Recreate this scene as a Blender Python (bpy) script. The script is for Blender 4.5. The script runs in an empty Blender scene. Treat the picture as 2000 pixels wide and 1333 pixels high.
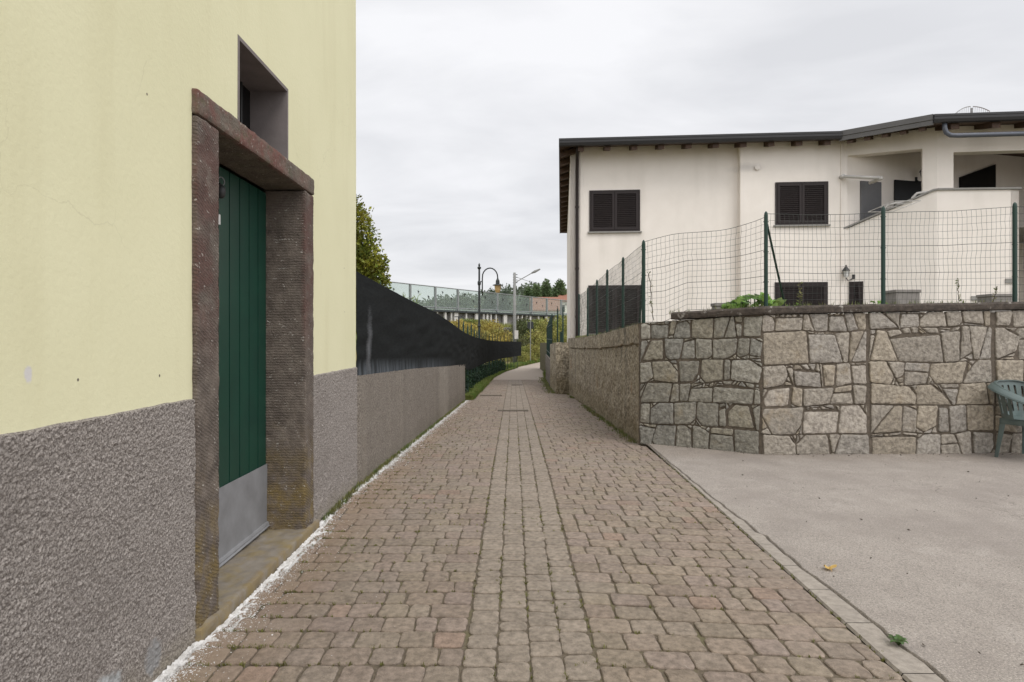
import bpy, math, random
from mathutils import Vector, noise
random.seed(7)
S = bpy.context.scene
C = S.collection
FPX, PX, PY, EYE = 1200.0, 1003.0, 658.0, 1.3

# ------------------------------------------------------------------ camera
cam = bpy.data.objects.new('camera', bpy.data.cameras.new('camera')); C.objects.link(cam)
cam.location = (0, 0, EYE); cam.rotation_euler = (math.pi/2, 0, 0)
cam.data.sensor_width = 36; cam.data.lens = 36*FPX/2000
cam.data.shift_x = -3/2000; cam.data.shift_y = -8.5/2000
cam.data.clip_start = .05; cam.data.clip_end = 3000
S.camera = cam
S.view_settings.view_transform = 'Standard'; S.view_settings.look = 'None'
S.view_settings.exposure = 0.16; S.view_settings.gamma = 1
# ------------------------------------------------------------------ overcast sky
SUN_EL, SUN_AZ = math.radians(54), math.radians(146)      # azimuth clockwise from +Y: behind and to the right
sdir = Vector((math.sin(SUN_AZ)*math.cos(SUN_EL), math.cos(SUN_AZ)*math.cos(SUN_EL), math.sin(SUN_EL)))
w = bpy.data.worlds.new('World'); S.world = w; w.use_nodes = True
nt = w.node_tree; N = nt.nodes; L = nt.links
for n in list(N): N.remove(n)
out = N.new('ShaderNodeOutputWorld'); bg = N.new('ShaderNodeBackground'); bg.inputs[1].default_value = 0.1
sky = N.new('ShaderNodeTexSky'); sky.sky_type = 'NISHITA'; sky.sun_disc = False
sky.sun_elevation = SUN_EL; sky.sun_rotation = SUN_AZ
tc = N.new('ShaderNodeTexCoord')
sep = N.new('ShaderNodeSeparateXYZ'); L.new(tc.outputs['Generated'], sep.inputs[0])
ad = N.new('ShaderNodeMath'); ad.operation = 'ADD'; ad.inputs[1].default_value = .22; L.new(sep.outputs[2], ad.inputs[0])
dv = N.new('ShaderNodeVectorMath'); dv.operation = 'DIVIDE'
cb = N.new('ShaderNodeCombineXYZ')
for i in range(3): L.new(ad.outputs[0], cb.inputs[i])
L.new(tc.outputs['Generated'], dv.inputs[0]); L.new(cb.outputs[0], dv.inputs[1])
mp = N.new('ShaderNodeMapping'); mp.inputs['Scale'].default_value = (.75, 1.35, .6); mp.inputs['Rotation'].default_value = (0, 0, .35)
L.new(dv.outputs[0], mp.inputs[0])
cn = N.new('ShaderNodeTexNoise'); cn.inputs['Scale'].default_value = 1.5; cn.inputs['Detail'].default_value = 7
cn.inputs['Roughness'].default_value = .52; cn.inputs['Distortion'].default_value = .35
L.new(mp.outputs[0], cn.inputs['Vector'])
cr = N.new('ShaderNodeValToRGB'); L.new(cn.outputs[0], cr.inputs[0])
cr.color_ramp.elements[0].position = .36; cr.color_ramp.elements[0].color = (6.95, 7.0, 7.25, 1)
cr.color_ramp.elements[1].position = .66; cr.color_ramp.elements[1].color = (8.9, 8.9, 9.1, 1)
# brighter towards the veiled sun
dp = N.new('ShaderNodeVectorMath'); dp.operation = 'DOT_PRODUCT'; dp.inputs[1].default_value = sdir
L.new(tc.outputs['Generated'], dp.inputs[0])
mr = N.new('ShaderNodeMapRange'); mr.inputs[1].default_value = .1; mr.inputs[2].default_value = 1
mr.inputs[3].default_value = 1.0; mr.inputs[4].default_value = 1.9
L.new(dp.outputs['Value'], mr.inputs[0])
zr = N.new('ShaderNodeMapRange'); zr.inputs[1].default_value = 0; zr.inputs[2].default_value = .35
zr.inputs[3].default_value = .93; zr.inputs[4].default_value = 1.0; L.new(sep.outputs[2], zr.inputs[0])
mm = N.new('ShaderNodeMath'); mm.operation = 'MULTIPLY'; L.new(mr.outputs[0], mm.inputs[0]); L.new(zr.outputs[0], mm.inputs[1])
sc = N.new('ShaderNodeVectorMath'); sc.operation = 'SCALE'; L.new(cr.outputs[0], sc.inputs[0]); L.new(mm.outputs[0], sc.inputs['Scale'])
mx = N.new('ShaderNodeMix'); mx.data_type = 'RGBA'; mx.inputs[0].default_value = .94
L.new(sky.outputs[0], mx.inputs[6]); L.new(sc.outputs[0], mx.inputs[7])
L.new(mx.outputs[2], bg.inputs[0]); L.new(bg.outputs[0], out.inputs[0])
sun = bpy.data.objects.new('sun', bpy.data.lights.new('sun', 'SUN')); C.objects.link(sun)
sun.data.energy = 1.15; sun.data.angle = math.radians(26); sun.data.color = (1, .96, .9)
sun.rotation_euler = sdir.to_track_quat('Z', 'Y').to_euler()

# ------------------------------------------------------------------ helpers
class MB:
    def __init__(s): s.v = []; s.f = []; s.c = []; s.col = None
    def poly(s, pts, col=None):
        i = len(s.v); s.v += [tuple(p) for p in pts]; s.f.append(tuple(range(i, i+len(pts)))); s.c.append(col)
    def face(s, idx, col=None): s.f.append(tuple(idx)); s.c.append(col)
    def add(s, pts):
        i = len(s.v); s.v += [tuple(p) for p in pts]; return i
    def hexa(s, p, col=None):     # 8 points: bottom 4 ccw, top 4 ccw
        i = s.add(p)
        for q in ((3,2,1,0),(4,5,6,7),(0,1,5,4),(1,2,6,5),(2,3,7,6),(3,0,4,7)): s.face([i+k for k in q], col)
    def box(s, x0, x1, y0, y1, z0, z1, col=None):
        s.hexa([(x0,y0,z0),(x1,y0,z0),(x1,y1,z0),(x0,y1,z0),(x0,y0,z1),(x1,y0,z1),(x1,y1,z1),(x0,y1,z1)], col)
    def obox(s, o, u, n, u0, u1, z0, z1, n0, n1, col=None):   # box in a vertical plane: u along, n outwards
        P = lambda a, b, z: (o[0]+u[0]*a+n[0]*b, o[1]+u[1]*a+n[1]*b, z)
        s.hexa([P(u0,n0,z0),P(u1,n0,z0),P(u1,n1,z0),P(u0,n1,z0),P(u0,n0,z1),P(u1,n0,z1),P(u1,n1,z1),P(u0,n1,z1)], col)
    def tube(s, pts, r, k=8, cap=True, col=None):
        pts = [Vector(p) for p in pts]; n = len(pts)
        rs = r if isinstance(r, (list, tuple)) else [r]*n
        base = []; up = None
        for i, p in enumerate(pts):
            t = (pts[min(i+1, n-1)]-pts[max(i-1, 0)]).normalized()
            if up is None:
                up = Vector((0,0,1)) if abs(t.z) < .9 else Vector((1,0,0))
            a = t.cross(up).normalized(); b = a.cross(t).normalized(); up = b
            base.append(s.add([p+(a*math.cos(2*math.pi*j/k)+b*math.sin(2*math.pi*j/k))*rs[i] for j in range(k)]))
        for i in range(n-1):
            for j in range(k):
                s.face((base[i]+j, base[i]+(j+1)%k, base[i+1]+(j+1)%k, base[i+1]+j), col)
        if cap:
            s.face([base[0]+j for j in range(k)][::-1], col); s.face([base[-1]+j for j in range(k)], col)
    def lathe(s, o, prof, k=16, col=None):
        rings = [s.add([(o[0]+r*math.cos(2*math.pi*j/k), o[1]+r*math.sin(2*math.pi*j/k), o[2]+z) for j in range(k)]) for r, z in prof]
        for a, b in zip(rings, rings[1:]):
            for j in range(k): s.face((a+j, a+(j+1)%k, b+(j+1)%k, b+j), col)
        s.face([rings[0]+j for j in range(k)][::-1], col); s.face([rings[-1]+j for j in range(k)], col)
    def grid(s, fn, nu, nv, col=None, flip=False):
        i = len(s.v)
        for a in range(nu+1):
            for b in range(nv+1): s.v.append(tuple(fn(a/nu, b/nv)))
        for a in range(nu):
            for b in range(nv):
                q = (i+a*(nv+1)+b, i+(a+1)*(nv+1)+b, i+(a+1)*(nv+1)+b+1, i+a*(nv+1)+b+1)
                s.face(q[::-1] if flip else q, col)
    def leaf(s, p, d, w, l, col=None, fold=.25):
        d = Vector(d).normalized(); a = d.orthogonal().normalized()
        a.rotate(__import__('mathutils').Quaternion(d, random.uniform(0, 6.28))); nrm = d.cross(a)
        p = Vector(p)
        i = s.add([p, p+d*l*.5+a*w*.5+nrm*w*fold, p+d*l, p+d*l*.5-a*w*.5+nrm*w*fold])
        s.face((i, i+1, i+2), col); s.face((i, i+2, i+3), col)
    def build(s, name, mat, parent=None, smooth=False, bevel=0):
        me = bpy.data.meshes.new(name); off = wloc(parent) if parent else Vector((0,0,0))
        me.from_pydata([(x-off.x, y-off.y, z-off.z) for x, y, z in s.v], [], s.f)
        if any(c is not None for c in s.c):
            at = me.color_attributes.new('col', 'FLOAT_COLOR', 'CORNER')
            vals = []
            for f, c in zip(s.f, s.c):
                c = c or (1,1,1); vals += [c[0], c[1], c[2], 1.0]*len(f)
            at.data.foreach_set('color', vals)
        if smooth: me.polygons.foreach_set('use_smooth', [True]*len(me.polygons))
        me.materials.append(mat); me.update()
        o = bpy.data.objects.new(name, me); C.objects.link(o)
        if parent: o.parent = parent
        if bevel:
            b = o.modifiers.new('b', 'BEVEL'); b.width = bevel; b.segments = 2; b.limit_method = 'ANGLE'
        return o
def wloc(o):
    v = Vector(o.location)
    while o.parent: o = o.parent; v += Vector(o.location)
    return v
def tag(o, label=None, cat=None, group=None, kind=None):
    if label: o['label'] = label
    if cat: o['category'] = cat
    if group: o['group'] = group
    if kind: o['kind'] = kind
    return o
def thing(name, label, cat, loc=(0,0,0), group=None, rz=0):
    o = bpy.data.objects.new(name, None); o.empty_display_size = .2; C.objects.link(o)
    o.location = loc; o.rotation_euler = (0,0,rz); return tag(o, label, cat, group)
def P(px, py, Y): return Vector(((px-PX)/FPX*Y, Y, EYE+(PY-py)/FPX*Y))
def on(px, py, a, d):            # photo ray met with the vertical plane through a along d (ground-plane 2D)
    k = (px-PX)/FPX; Y = (a[0]*d[1]-a[1]*d[0])/(k*d[1]-d[0]); return P(px, py, Y)
def lerp(a, b, t): return a+(b-a)*t
def interp(tab, x):
    if x <= tab[0][0]: return tab[0][1]
    for (a, b), (c, d) in zip(tab, tab[1:]):
        if x <= c: return b+(d-b)*(x-a)/(c-a)
    return tab[-1][1]
def fn(x, y, z=0, s=1.0): return noise.noise(Vector((x*s, y*s, z*s)))
def fbm(x, y, z=0, s=1.0, o=4): return noise.fractal(Vector((x*s, y*s, z*s)), 1.0, 2.0, o)

# ------------------------------------------------------------------ materials
def mat(name, c1, c2=None, scale=3.0, rough=.85, bump=0, bscale=60, bdist=.004, detail=6, c3=None, s3=1.2, f3=(.55,.75), attr=False,
        island=0, transl=0, metal=0, aniso=(1,1,1), spec=None, lo=.3, hi=.7, extra=None, bkind='noise'):
    m = bpy.data.materials.new(name); m.use_nodes = True; t = m.node_tree; n = t.nodes; l = t.links
    b = n['Principled BSDF']; b.inputs['Roughness'].default_value = rough; b.inputs['Metallic'].default_value = metal
    if spec is not None: b.inputs['Specular IOR Level'].default_value = spec
    g = n.new('ShaderNodeNewGeometry'); mp = n.new('ShaderNodeMapping'); mp.inputs['Scale'].default_value = aniso
    l.new(g.outputs['Position'], mp.inputs[0]); vec = mp.outputs[0]
    def nz(s, d=6, r=.6):
        x = n.new('ShaderNodeTexNoise'); x.inputs['Scale'].default_value = s; x.inputs['Detail'].default_value = d
        x.inputs['Roughness'].default_value = r; l.new(vec, x.inputs['Vector']); return x.outputs[0]
    def ramp(src, a, bb):
        x = n.new('ShaderNodeMapRange'); x.inputs[1].default_value = a; x.inputs[2].default_value = bb; l.new(src, x.inputs[0]); x.clamp = True
        return x.outputs[0]
    def mix(f, A, B, mode='MIX'):
        x = n.new('ShaderNodeMix'); x.data_type = 'RGBA'; x.blend_type = mode
        for i, q in ((0, f), (6, A), (7, B)):
            if hasattr(q, 'links'): l.new(q, x.inputs[i])
            elif i == 0: x.inputs[0].default_value = q
            else: x.inputs[i].default_value = (q[0], q[1], q[2], 1)
        return x.outputs[2]
    c2 = c2 or [q*.8 for q in c1]
    col = mix(ramp(nz(scale, detail), lo, hi), c1, c2)
    if c3: col = mix(ramp(nz(s3, 5), f3[0], f3[1]), col, c3)
    if attr:
        a = n.new('ShaderNodeVertexColor'); a.layer_name = 'col'; col = mix(1.0, col, a.outputs[0], 'MULTIPLY')
    if island:
        hs = n.new('ShaderNodeHueSaturation'); l.new(col, hs.inputs['Color'])
        q = n.new('ShaderNodeMapRange'); q.inputs[3].default_value = 1-island; q.inputs[4].default_value = 1+island
        l.new(g.outputs['Random Per Island'], q.inputs[0]); l.new(q.outputs[0], hs.inputs['Value'])
        q = n.new('ShaderNodeMapRange'); q.inputs[3].default_value = .5-.03*island; q.inputs[4].default_value = .5+.05*island
        l.new(g.outputs['Random Per Island'], q.inputs[0]); l.new(q.outputs[0], hs.inputs['Hue']); col = hs.outputs[0]
    env = dict(n=n, l=l, g=g, nz=nz, ramp=ramp, mix=mix, b=b, vec=vec, m=m)
    if extra: col = extra(env, col)
    l.new(col, b.inputs['Base Color'])
    if bump:
        bp = n.new('ShaderNodeBump'); bp.inputs['Strength'].default_value = bump; bp.inputs['Distance'].default_value = bdist
        if env.get('wave'):
            ma = n.new('ShaderNodeMath'); ma.operation = 'MULTIPLY_ADD'; l.new(env['wave'], ma.inputs[0]); ma.inputs[1].default_value = .5; l.new(nz(bscale, 5, .65), ma.inputs[2]); l.new(ma.outputs[0], bp.inputs['Height'])
        elif bkind == 'noise': l.new(nz(bscale, 5, .65), bp.inputs['Height'])
        else:
            vo = n.new('ShaderNodeTexVoronoi'); vo.inputs['Scale'].default_value = bscale; l.new(vec, vo.inputs['Vector']); l.new(vo.outputs[0], bp.inputs['Height'])
        l.new(bp.outputs[0], b.inputs['Normal'])
    if transl:
        tr = n.new('ShaderNodeBsdfTranslucent'); l.new(col, tr.inputs[0]); ms = n.new('ShaderNodeMixShader'); ms.inputs[0].default_value = transl
        l.new(b.outputs[0], ms.inputs[1]); l.new(tr.outputs[0], ms.inputs[2]); l.new(ms.outputs[0], n['Material Output'].inputs[0])
    return m
def zmask(e, z0, z1, nscale=6, amp=.15):     # 1 below z0, 0 above z1, wavy edge
    n, l = e['n'], e['l']; s = n.new('ShaderNodeSeparateXYZ'); l.new(e['g'].outputs['Position'], s.inputs[0])
    a = n.new('ShaderNodeMath'); a.operation = 'MULTIPLY_ADD'; l.new(e['nz'](nscale), a.inputs[0]); a.inputs[1].default_value = -2*amp; a.inputs[2].default_value = amp
    b = n.new('ShaderNodeMath'); b.operation = 'ADD'; l.new(s.outputs[2], b.inputs[0]); l.new(a.outputs[0], b.inputs[1])
    r = n.new('ShaderNodeMapRange'); r.inputs[1].default_value = z0; r.inputs[2].default_value = z1; r.inputs[3].default_value = 1; r.inputs[4].default_value = 0
    l.new(b.outputs[0], r.inputs[0]); return r.outputs[0]
def mul(e, a, k):
    x = e['n'].new('ShaderNodeMath'); x.operation = 'MULTIPLY'; e['l'].new(a, x.inputs[0])
    if hasattr(k, 'links'): e['l'].new(k, x.inputs[1])
    else: x.inputs[1].default_value = k
    return x.outputs[0]
def spot(e, c, r, soft=.3):      # a mark of its own at world point c with radii r
    n, l = e['n'], e['l']
    s = n.new('ShaderNodeVectorMath'); s.operation = 'SUBTRACT'; l.new(e['g'].outputs['Position'], s.inputs[0]); s.inputs[1].default_value = c
    d = n.new('ShaderNodeVectorMath'); d.operation = 'DIVIDE'; l.new(s.outputs[0], d.inputs[0]); d.inputs[1].default_value = r
    q = n.new('ShaderNodeVectorMath'); q.operation = 'LENGTH'; l.new(d.outputs[0], q.inputs[0])
    a = n.new('ShaderNodeMath'); a.operation = 'MULTIPLY_ADD'; l.new(e['nz'](40), a.inputs[0]); a.inputs[1].default_value = .9; l.new(q.outputs['Value'], a.inputs[2])
    r2 = n.new('ShaderNodeMapRange'); r2.inputs[1].default_value = 1.45-soft; r2.inputs[2].default_value = 1.45; r2.inputs[3].default_value = 1; r2.inputs[4].default_value = 0
    l.new(a.outputs[0], r2.inputs[0]); return r2.outputs[0]
def cracks(e, scale, width, seed=0):
    n, l = e['n'], e['l']
    nn = n.new('ShaderNodeTexNoise'); nn.inputs['Scale'].default_value = scale*2.2; nn.inputs['Detail'].default_value = 6; l.new(e['vec'], nn.inputs['Vector'])
    ad = n.new('ShaderNodeVectorMath'); ad.operation = 'MULTIPLY_ADD'; l.new(nn.outputs['Color'], ad.inputs[0]); ad.inputs[1].default_value = (.5/scale,)*3; l.new(e['vec'], ad.inputs[2])
    v = n.new('ShaderNodeTexVoronoi'); v.feature = 'DISTANCE_TO_EDGE'; v.inputs['Scale'].default_value = scale; l.new(ad.outputs[0], v.inputs['Vector'])
    r = n.new('ShaderNodeMapRange'); r.inputs[1].default_value = 0; r.inputs[2].default_value = width; r.inputs[3].default_value = 1; r.inputs[4].default_value = 0
    l.new(v.outputs[0], r.inputs[0]); return mul(e, r.outputs[0], e['ramp'](e['nz'](scale*1.3, 2), .48+seed, .62+seed))

def ex_yellow(e, c):
    c = e['mix'](mul(e, cracks(e, 1.1, .0035), .27), c, (.40,.37,.24))
    m = e['n'].new('ShaderNodeMapping'); m.inputs['Scale'].default_value = (1, 1, .12); e['l'].new(e['g'].outputs['Position'], m.inputs[0])
    t = e['n'].new('ShaderNodeTexNoise'); t.inputs['Scale'].default_value = 7; t.inputs['Detail'].default_value = 4; e['l'].new(m.outputs[0], t.inputs['Vector'])
    c = e['mix'](mul(e, e['ramp'](t.outputs[0], .52, .75), .16), c, (.52,.47,.27))
    c = e['mix'](spot(e, (-1.36, 1.724, 1.195), (.2, .016, .030)), c, (.62,.6,.58))
    for y, z in ((1.92, 1.165), (2.36, 1.15), (2.28, 2.2), (1.86, 2.55), (1.845, 2.57), (4.95, 1.5), (4.93, 1.85)):
        c = e['mix'](spot(e, (-1.36, y, z), (.2, .005, .006)), c, (.12,.1,.08))
    return c
def ex_dado(e, c):
    c = e['mix'](mul(e, zmask(e, .0, .14, 9, .12), .5), c, (.2,.17,.11))
    c = e['mix'](spot(e, (-1.36, 2.02, .13), (.2, .10, .06)), c, (.36,.37,.37))
    c = e['mix'](spot(e, (-1.36, 2.3, .1), (.2, .06, .07)), c, (.24,.235,.23))
    c = e['mix'](mul(e, e['ramp'](e['nz'](2.2, 4), .5, .68), .3), c, (.16,.14,.125))
    return c
def ex_jamb(e, c):
    n, l = e['n'], e['l']
    c = e['mix'](mul(e, zmask(e, .25, .75, 5, .3), e['ramp'](e['nz'](9), .42, .62)), c, (.21,.15,.055))
    s = n.new('ShaderNodeSeparateXYZ'); l.new(e['g'].outputs['Position'], s.inputs[0])
    # reddish paint remnants on the street-facing upper part
    rz = e['ramp'](s.outputs[2], 1.1, 1.5)
    r = mul(e, mul(e, rz, e['ramp'](e['nz'](7), .36, .58)), e['ramp'](s.outputs[0], -1.375, -1.345))
    c = e['mix'](r, c, (.125,.068,.055))
    wm = n.new('ShaderNodeMapping'); wm.inputs['Rotation'].default_value = (.5, 0, 0); l.new(e['g'].outputs['Position'], wm.inputs[0])
    wv = n.new('ShaderNodeTexWave'); wv.bands_direction = 'Z'; wv.inputs['Scale'].default_value = 21; wv.inputs['Distortion'].default_value = 6; wv.inputs['Detail'].default_value = 4; wv.inputs['Detail Roughness'].default_value = .7; wv.inputs['Detail Scale'].default_value = 3.5; l.new(wm.outputs[0], wv.inputs['Vector'])
    c = e['mix'](mul(e, mul(e, e['ramp'](wv.outputs[1], .55, .1), e['ramp'](e['nz'](6, 3), .35, .6)), .55), c, (.05,.038,.03))
    e['wave'] = mul(e, wv.outputs[1], e['ramp'](e['nz'](8, 3), .3, .6))
    ch = mul(e, e['ramp'](e['nz'](30, 3, .7), .61, .66), e['ramp'](wv.outputs[1], .5, .8))
    c = e['mix'](mul(e, ch, .75), c, (.5,.47,.42))
    return c
def ex_lintel(e, c):
    n, l = e['n'], e['l']; s = n.new('ShaderNodeSeparateXYZ'); l.new(e['g'].outputs['Position'], s.inputs[0])
    c = e['mix'](mul(e, mul(e, e['ramp'](e['nz'](8), .38, .58), e['ramp'](s.outputs[0], -1.375, -1.345)), e['ramp'](s.outputs[1], 4.15, 3.6)), c, (.15,.070,.055))
    c = e['mix'](mul(e, e['ramp'](e['nz'](14, 4), .56, .64), .6), c, (.10,.09,.05))
    return e['mix'](mul(e, e['ramp'](e['nz'](40, 3, .7), .62, .68), .6), c, (.42,.39,.34))
def ex_screen(e, c):
    n, l = e['n'], e['l']
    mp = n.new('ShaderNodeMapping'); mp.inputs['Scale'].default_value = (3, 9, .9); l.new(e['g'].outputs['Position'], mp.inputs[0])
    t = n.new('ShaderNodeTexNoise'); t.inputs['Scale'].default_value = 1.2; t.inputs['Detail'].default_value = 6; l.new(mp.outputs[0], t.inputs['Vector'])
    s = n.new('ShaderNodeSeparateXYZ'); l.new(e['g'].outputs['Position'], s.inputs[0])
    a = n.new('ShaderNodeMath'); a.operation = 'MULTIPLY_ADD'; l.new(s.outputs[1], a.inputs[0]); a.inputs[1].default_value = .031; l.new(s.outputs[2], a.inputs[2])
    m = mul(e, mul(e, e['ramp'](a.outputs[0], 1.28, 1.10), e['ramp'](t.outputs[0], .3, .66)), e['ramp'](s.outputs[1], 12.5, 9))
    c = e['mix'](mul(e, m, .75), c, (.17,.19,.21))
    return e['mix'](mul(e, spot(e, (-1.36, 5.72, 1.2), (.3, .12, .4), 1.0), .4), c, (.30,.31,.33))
def ex_conc(e, c):
    n, l = e['n'], e['l']
    mp = n.new('ShaderNodeMapping'); mp.inputs['Scale'].default_value = (4, 4, .35); l.new(e['g'].outputs['Position'], mp.inputs[0])
    t = n.new('ShaderNodeTexNoise'); t.inputs['Scale'].default_value = 1.6; t.inputs['Detail'].default_value = 5; l.new(mp.outputs[0], t.inputs['Vector'])
    c = e['mix'](mul(e, e['ramp'](t.outputs[0], .5, .68), .6), c, (.40,.34,.23))
    c = e['mix'](mul(e, e['ramp'](t.outputs[0], .47, .3), .6), c, (.13,.12,.095))
    c = e['mix'](mul(e, e['ramp'](e['nz'](11, 2), .70, .74), .8), c, (.04,.032,.025))
    return e['mix'](mul(e, zmask(e, .12, .3, 3, .3), .45), c, (.17,.13,.055))
def ex_low(e, c):
    n, l = e['n'], e['l']
    mp = n.new('ShaderNodeMapping'); mp.inputs['Scale'].default_value = (2, 2, .12); l.new(e['g'].outputs['Position'], mp.inputs[0])
    t = n.new('ShaderNodeTexNoise'); t.inputs['Scale'].default_value = 1.6; t.inputs['Detail'].default_value = 4; l.new(mp.outputs[0], t.inputs['Vector'])
    c = e['mix'](mul(e, e['ramp'](t.outputs[0], .52, .75), .22), c, (.34,.3,.24))
    c = e['mix'](mul(e, e['ramp'](t.outputs[0], .46, .3), .22), c, (.13,.11,.085))
    c = e['mix'](mul(e, zmask(e, -.05, .2, 4, .25), .4), c, (.12,.10,.07))
    return e['mix'](mul(e, spot(e, (-1.18, 10.7, .4), (.4, .75, 1.2), .5), .25), c, (.42,.38,.32))
def ex_joint(e, c):
    return e['mix'](mul(e, e['ramp'](e['nz'](7), .5, .64), .55), c, (.13,.12,.05))
def ex_paver(e, c):
    n, l = e['n'], e['l']
    s = n.new('ShaderNodeSeparateXYZ'); l.new(e['g'].outputs['Position'], s.inputs[0])
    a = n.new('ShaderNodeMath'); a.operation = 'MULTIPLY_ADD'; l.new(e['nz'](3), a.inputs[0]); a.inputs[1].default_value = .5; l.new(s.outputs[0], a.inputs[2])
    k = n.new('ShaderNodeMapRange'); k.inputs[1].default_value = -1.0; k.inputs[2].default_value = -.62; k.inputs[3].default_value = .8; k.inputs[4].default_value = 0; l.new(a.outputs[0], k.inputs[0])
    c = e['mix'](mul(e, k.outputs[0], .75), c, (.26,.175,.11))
    c = e['mix'](mul(e, e['ramp'](e['nz'](70, 3, .7), .68, .72), .5), c, (.5,.47,.42))
    return e['mix'](mul(e, e['ramp'](e['nz'](.9, 4), .52, .7), .35), c, (.3,.26,.22))
def ex_yard(e, c):
    n, l = e['n'], e['l']; s = n.new('ShaderNodeSeparateXYZ'); l.new(e['g'].outputs['Position'], s.inputs[0])
    a = n.new('ShaderNodeMath'); a.operation = 'MULTIPLY_ADD'; l.new(e['nz'](3), a.inputs[0]); a.inputs[1].default_value = .9; l.new(s.outputs[1], a.inputs[2])
    c = e['mix'](mul(e, e['ramp'](a.outputs[0], 6.75, 7.2), .35), c, (.20,.155,.115))
    c = e['mix'](mul(e, e['ramp'](e['nz'](2.6, 5), .6, .66), .3), c, (.42,.38,.345))
    c = e['mix'](mul(e, cracks(e, .7, .004), .5), c, (.1,.085,.07))
    c = e['mix'](mul(e, e['ramp'](e['nz'](130, 2, .8), .5, .68), .6), c, (.60,.53,.465))
    c = e['mix'](mul(e, e['ramp'](e['nz'](100, 2, .8), .5, .34), .6), c, (.10,.09,.08))
    return e['mix'](mul(e, e['ramp'](e['nz'](1.1, 6), .48, .62), .38), c, (.21,.18,.16))
def ex_sill(e, c):
    n, l = e['n'], e['l']; s = n.new('ShaderNodeSeparateXYZ'); l.new(e['g'].outputs['Position'], s.inputs[0])
    c = e['mix'](mul(e, mul(e, e['ramp'](s.outputs[0], -1.36, -1.33), e['ramp'](e['nz'](12), .42, .6)), .7), c, (.22,.16,.07))
    return e['mix'](mul(e, e['ramp'](e['nz'](9), .45, .65), .6), c, (.23,.17,.06))
def ex_house(e, c):
    m = e['n'].new('ShaderNodeMapping'); m.inputs['Scale'].default_value = (1, 1, .15); e['l'].new(e['g'].outputs['Position'], m.inputs[0])
    t = e['n'].new('ShaderNodeTexNoise'); t.inputs['Scale'].default_value = 1.6; t.inputs['Detail'].default_value = 6; e['l'].new(m.outputs[0], t.inputs['Vector'])
    c = e['mix'](mul(e, e['ramp'](t.outputs[0], .5, .8), .35), c, (.55,.5,.43))
    for x_, z_ in ((3.05, 4.1), (8.3, 4.3)):
        c = e['mix'](mul(e, spot(e, (x_, 18.3, z_), (1.0, 1, .8), 1.2), mul(e, e['ramp'](t.outputs[0], .4, .65), .3)), c, (.5,.46,.4))
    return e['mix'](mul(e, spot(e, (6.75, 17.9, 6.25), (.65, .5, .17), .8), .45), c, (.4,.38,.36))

MT = {}
MT['yellow'] = mat('yellow_plaster', (.75,.725,.49), (.69,.665,.435), .9, .9, bump=.35, bscale=45, bdist=.004, extra=ex_yellow)
MT['dado'] = mat('roughcast', (.375,.34,.31), (.115,.098,.087), 165, .95, bump=.8, bscale=170, bdist=.005, detail=4, extra=ex_dado, lo=.38, hi=.61)
MT['jamb'] = mat('chiselled_stone', (.20,.165,.135), (.12,.095,.078), 12, .9, bump=1.0, bscale=70, bdist=.009, extra=ex_jamb, aniso=(1,1,1))
MT['lintel'] = mat('lintel_stone', (.17,.14,.11), (.095,.075,.058), 10, .92, bump=1.0, bscale=50, bdist=.010, extra=ex_lintel)
MT['sill'] = mat('worn_step_stone', (.25,.22,.18), (.17,.145,.115), 12, .85, bump=.5, bscale=70, extra=ex_sill)
MT['green'] = mat('green_door_paint', (.006,.052,.033), (.005,.04,.027), 6, .42, bump=.12, bscale=30, bdist=.002)
MT['zinc'] = mat('zinc_plate', (.26,.262,.27), (.19,.19,.195), 7, .7, metal=.1, bump=.15, bscale=12, bdist=.003)
MT['reveal'] = mat('grey_render', (.20,.175,.17), (.16,.14,.135), 8, .9, bump=.3, bscale=60)
MT['dark'] = mat('dark_glass', (.01,.01,.011), (.008,.008,.008), 5, .35, spec=.2)
MT['white'] = mat('white_plastic', (.78,.78,.76), (.7,.7,.68), 8, .4)
MT['blackm'] = mat('black_metal', (.02,.022,.022), (.03,.03,.03), 8, .5)
MT['low'] = mat('low_wall_render', (.30,.265,.225), (.13,.108,.088), 70, .95, bump=1.0, bscale=75, bdist=.015, lo=.38, hi=.62, extra=ex_low)
MT['conc'] = mat('old_concrete', (.58,.50,.375), (.17,.14,.095), 24, .95, bump=1.0, bscale=40, bdist=.03, lo=.36, hi=.62, extra=ex_conc, c3=(.32,.18,.09), s3=1.3, f3=(.62,.75))
MT['coping'] = mat('mossy_coping', (.10,.08,.065), (.04,.033,.027), 22, .95, bump=.9, bscale=60, bdist=.01, c3=(.30,.28,.25), s3=12, f3=(.6,.7))
MT['mortar'] = mat('mortar', (.15,.122,.094), (.08,.065,.05), 20, .95, bump=.8, bscale=60, bdist=.01)
MT['stone'] = mat('split_stone', (.415,.38,.335), (.205,.184,.16), 26, .9, bump=1.0, bscale=38, bdist=.014, c3=(.36,.29,.2), s3=3.5, f3=(.6,.85), attr=True, lo=.38, hi=.66)
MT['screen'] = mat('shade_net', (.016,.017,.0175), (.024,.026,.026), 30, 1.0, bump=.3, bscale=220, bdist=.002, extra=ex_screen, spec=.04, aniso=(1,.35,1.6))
MT['joint'] = mat('sandy_joint', (.16,.128,.092), (.085,.067,.047), 60, .95, bump=.8, bscale=120, bdist=.004, extra=ex_joint)
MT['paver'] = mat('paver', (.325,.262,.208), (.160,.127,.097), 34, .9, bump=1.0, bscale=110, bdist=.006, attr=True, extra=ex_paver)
MT['farlane'] = mat('distant_paving', (.36,.30,.25), (.30,.25,.2), 3, .9, bump=.3, bscale=20)
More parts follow.
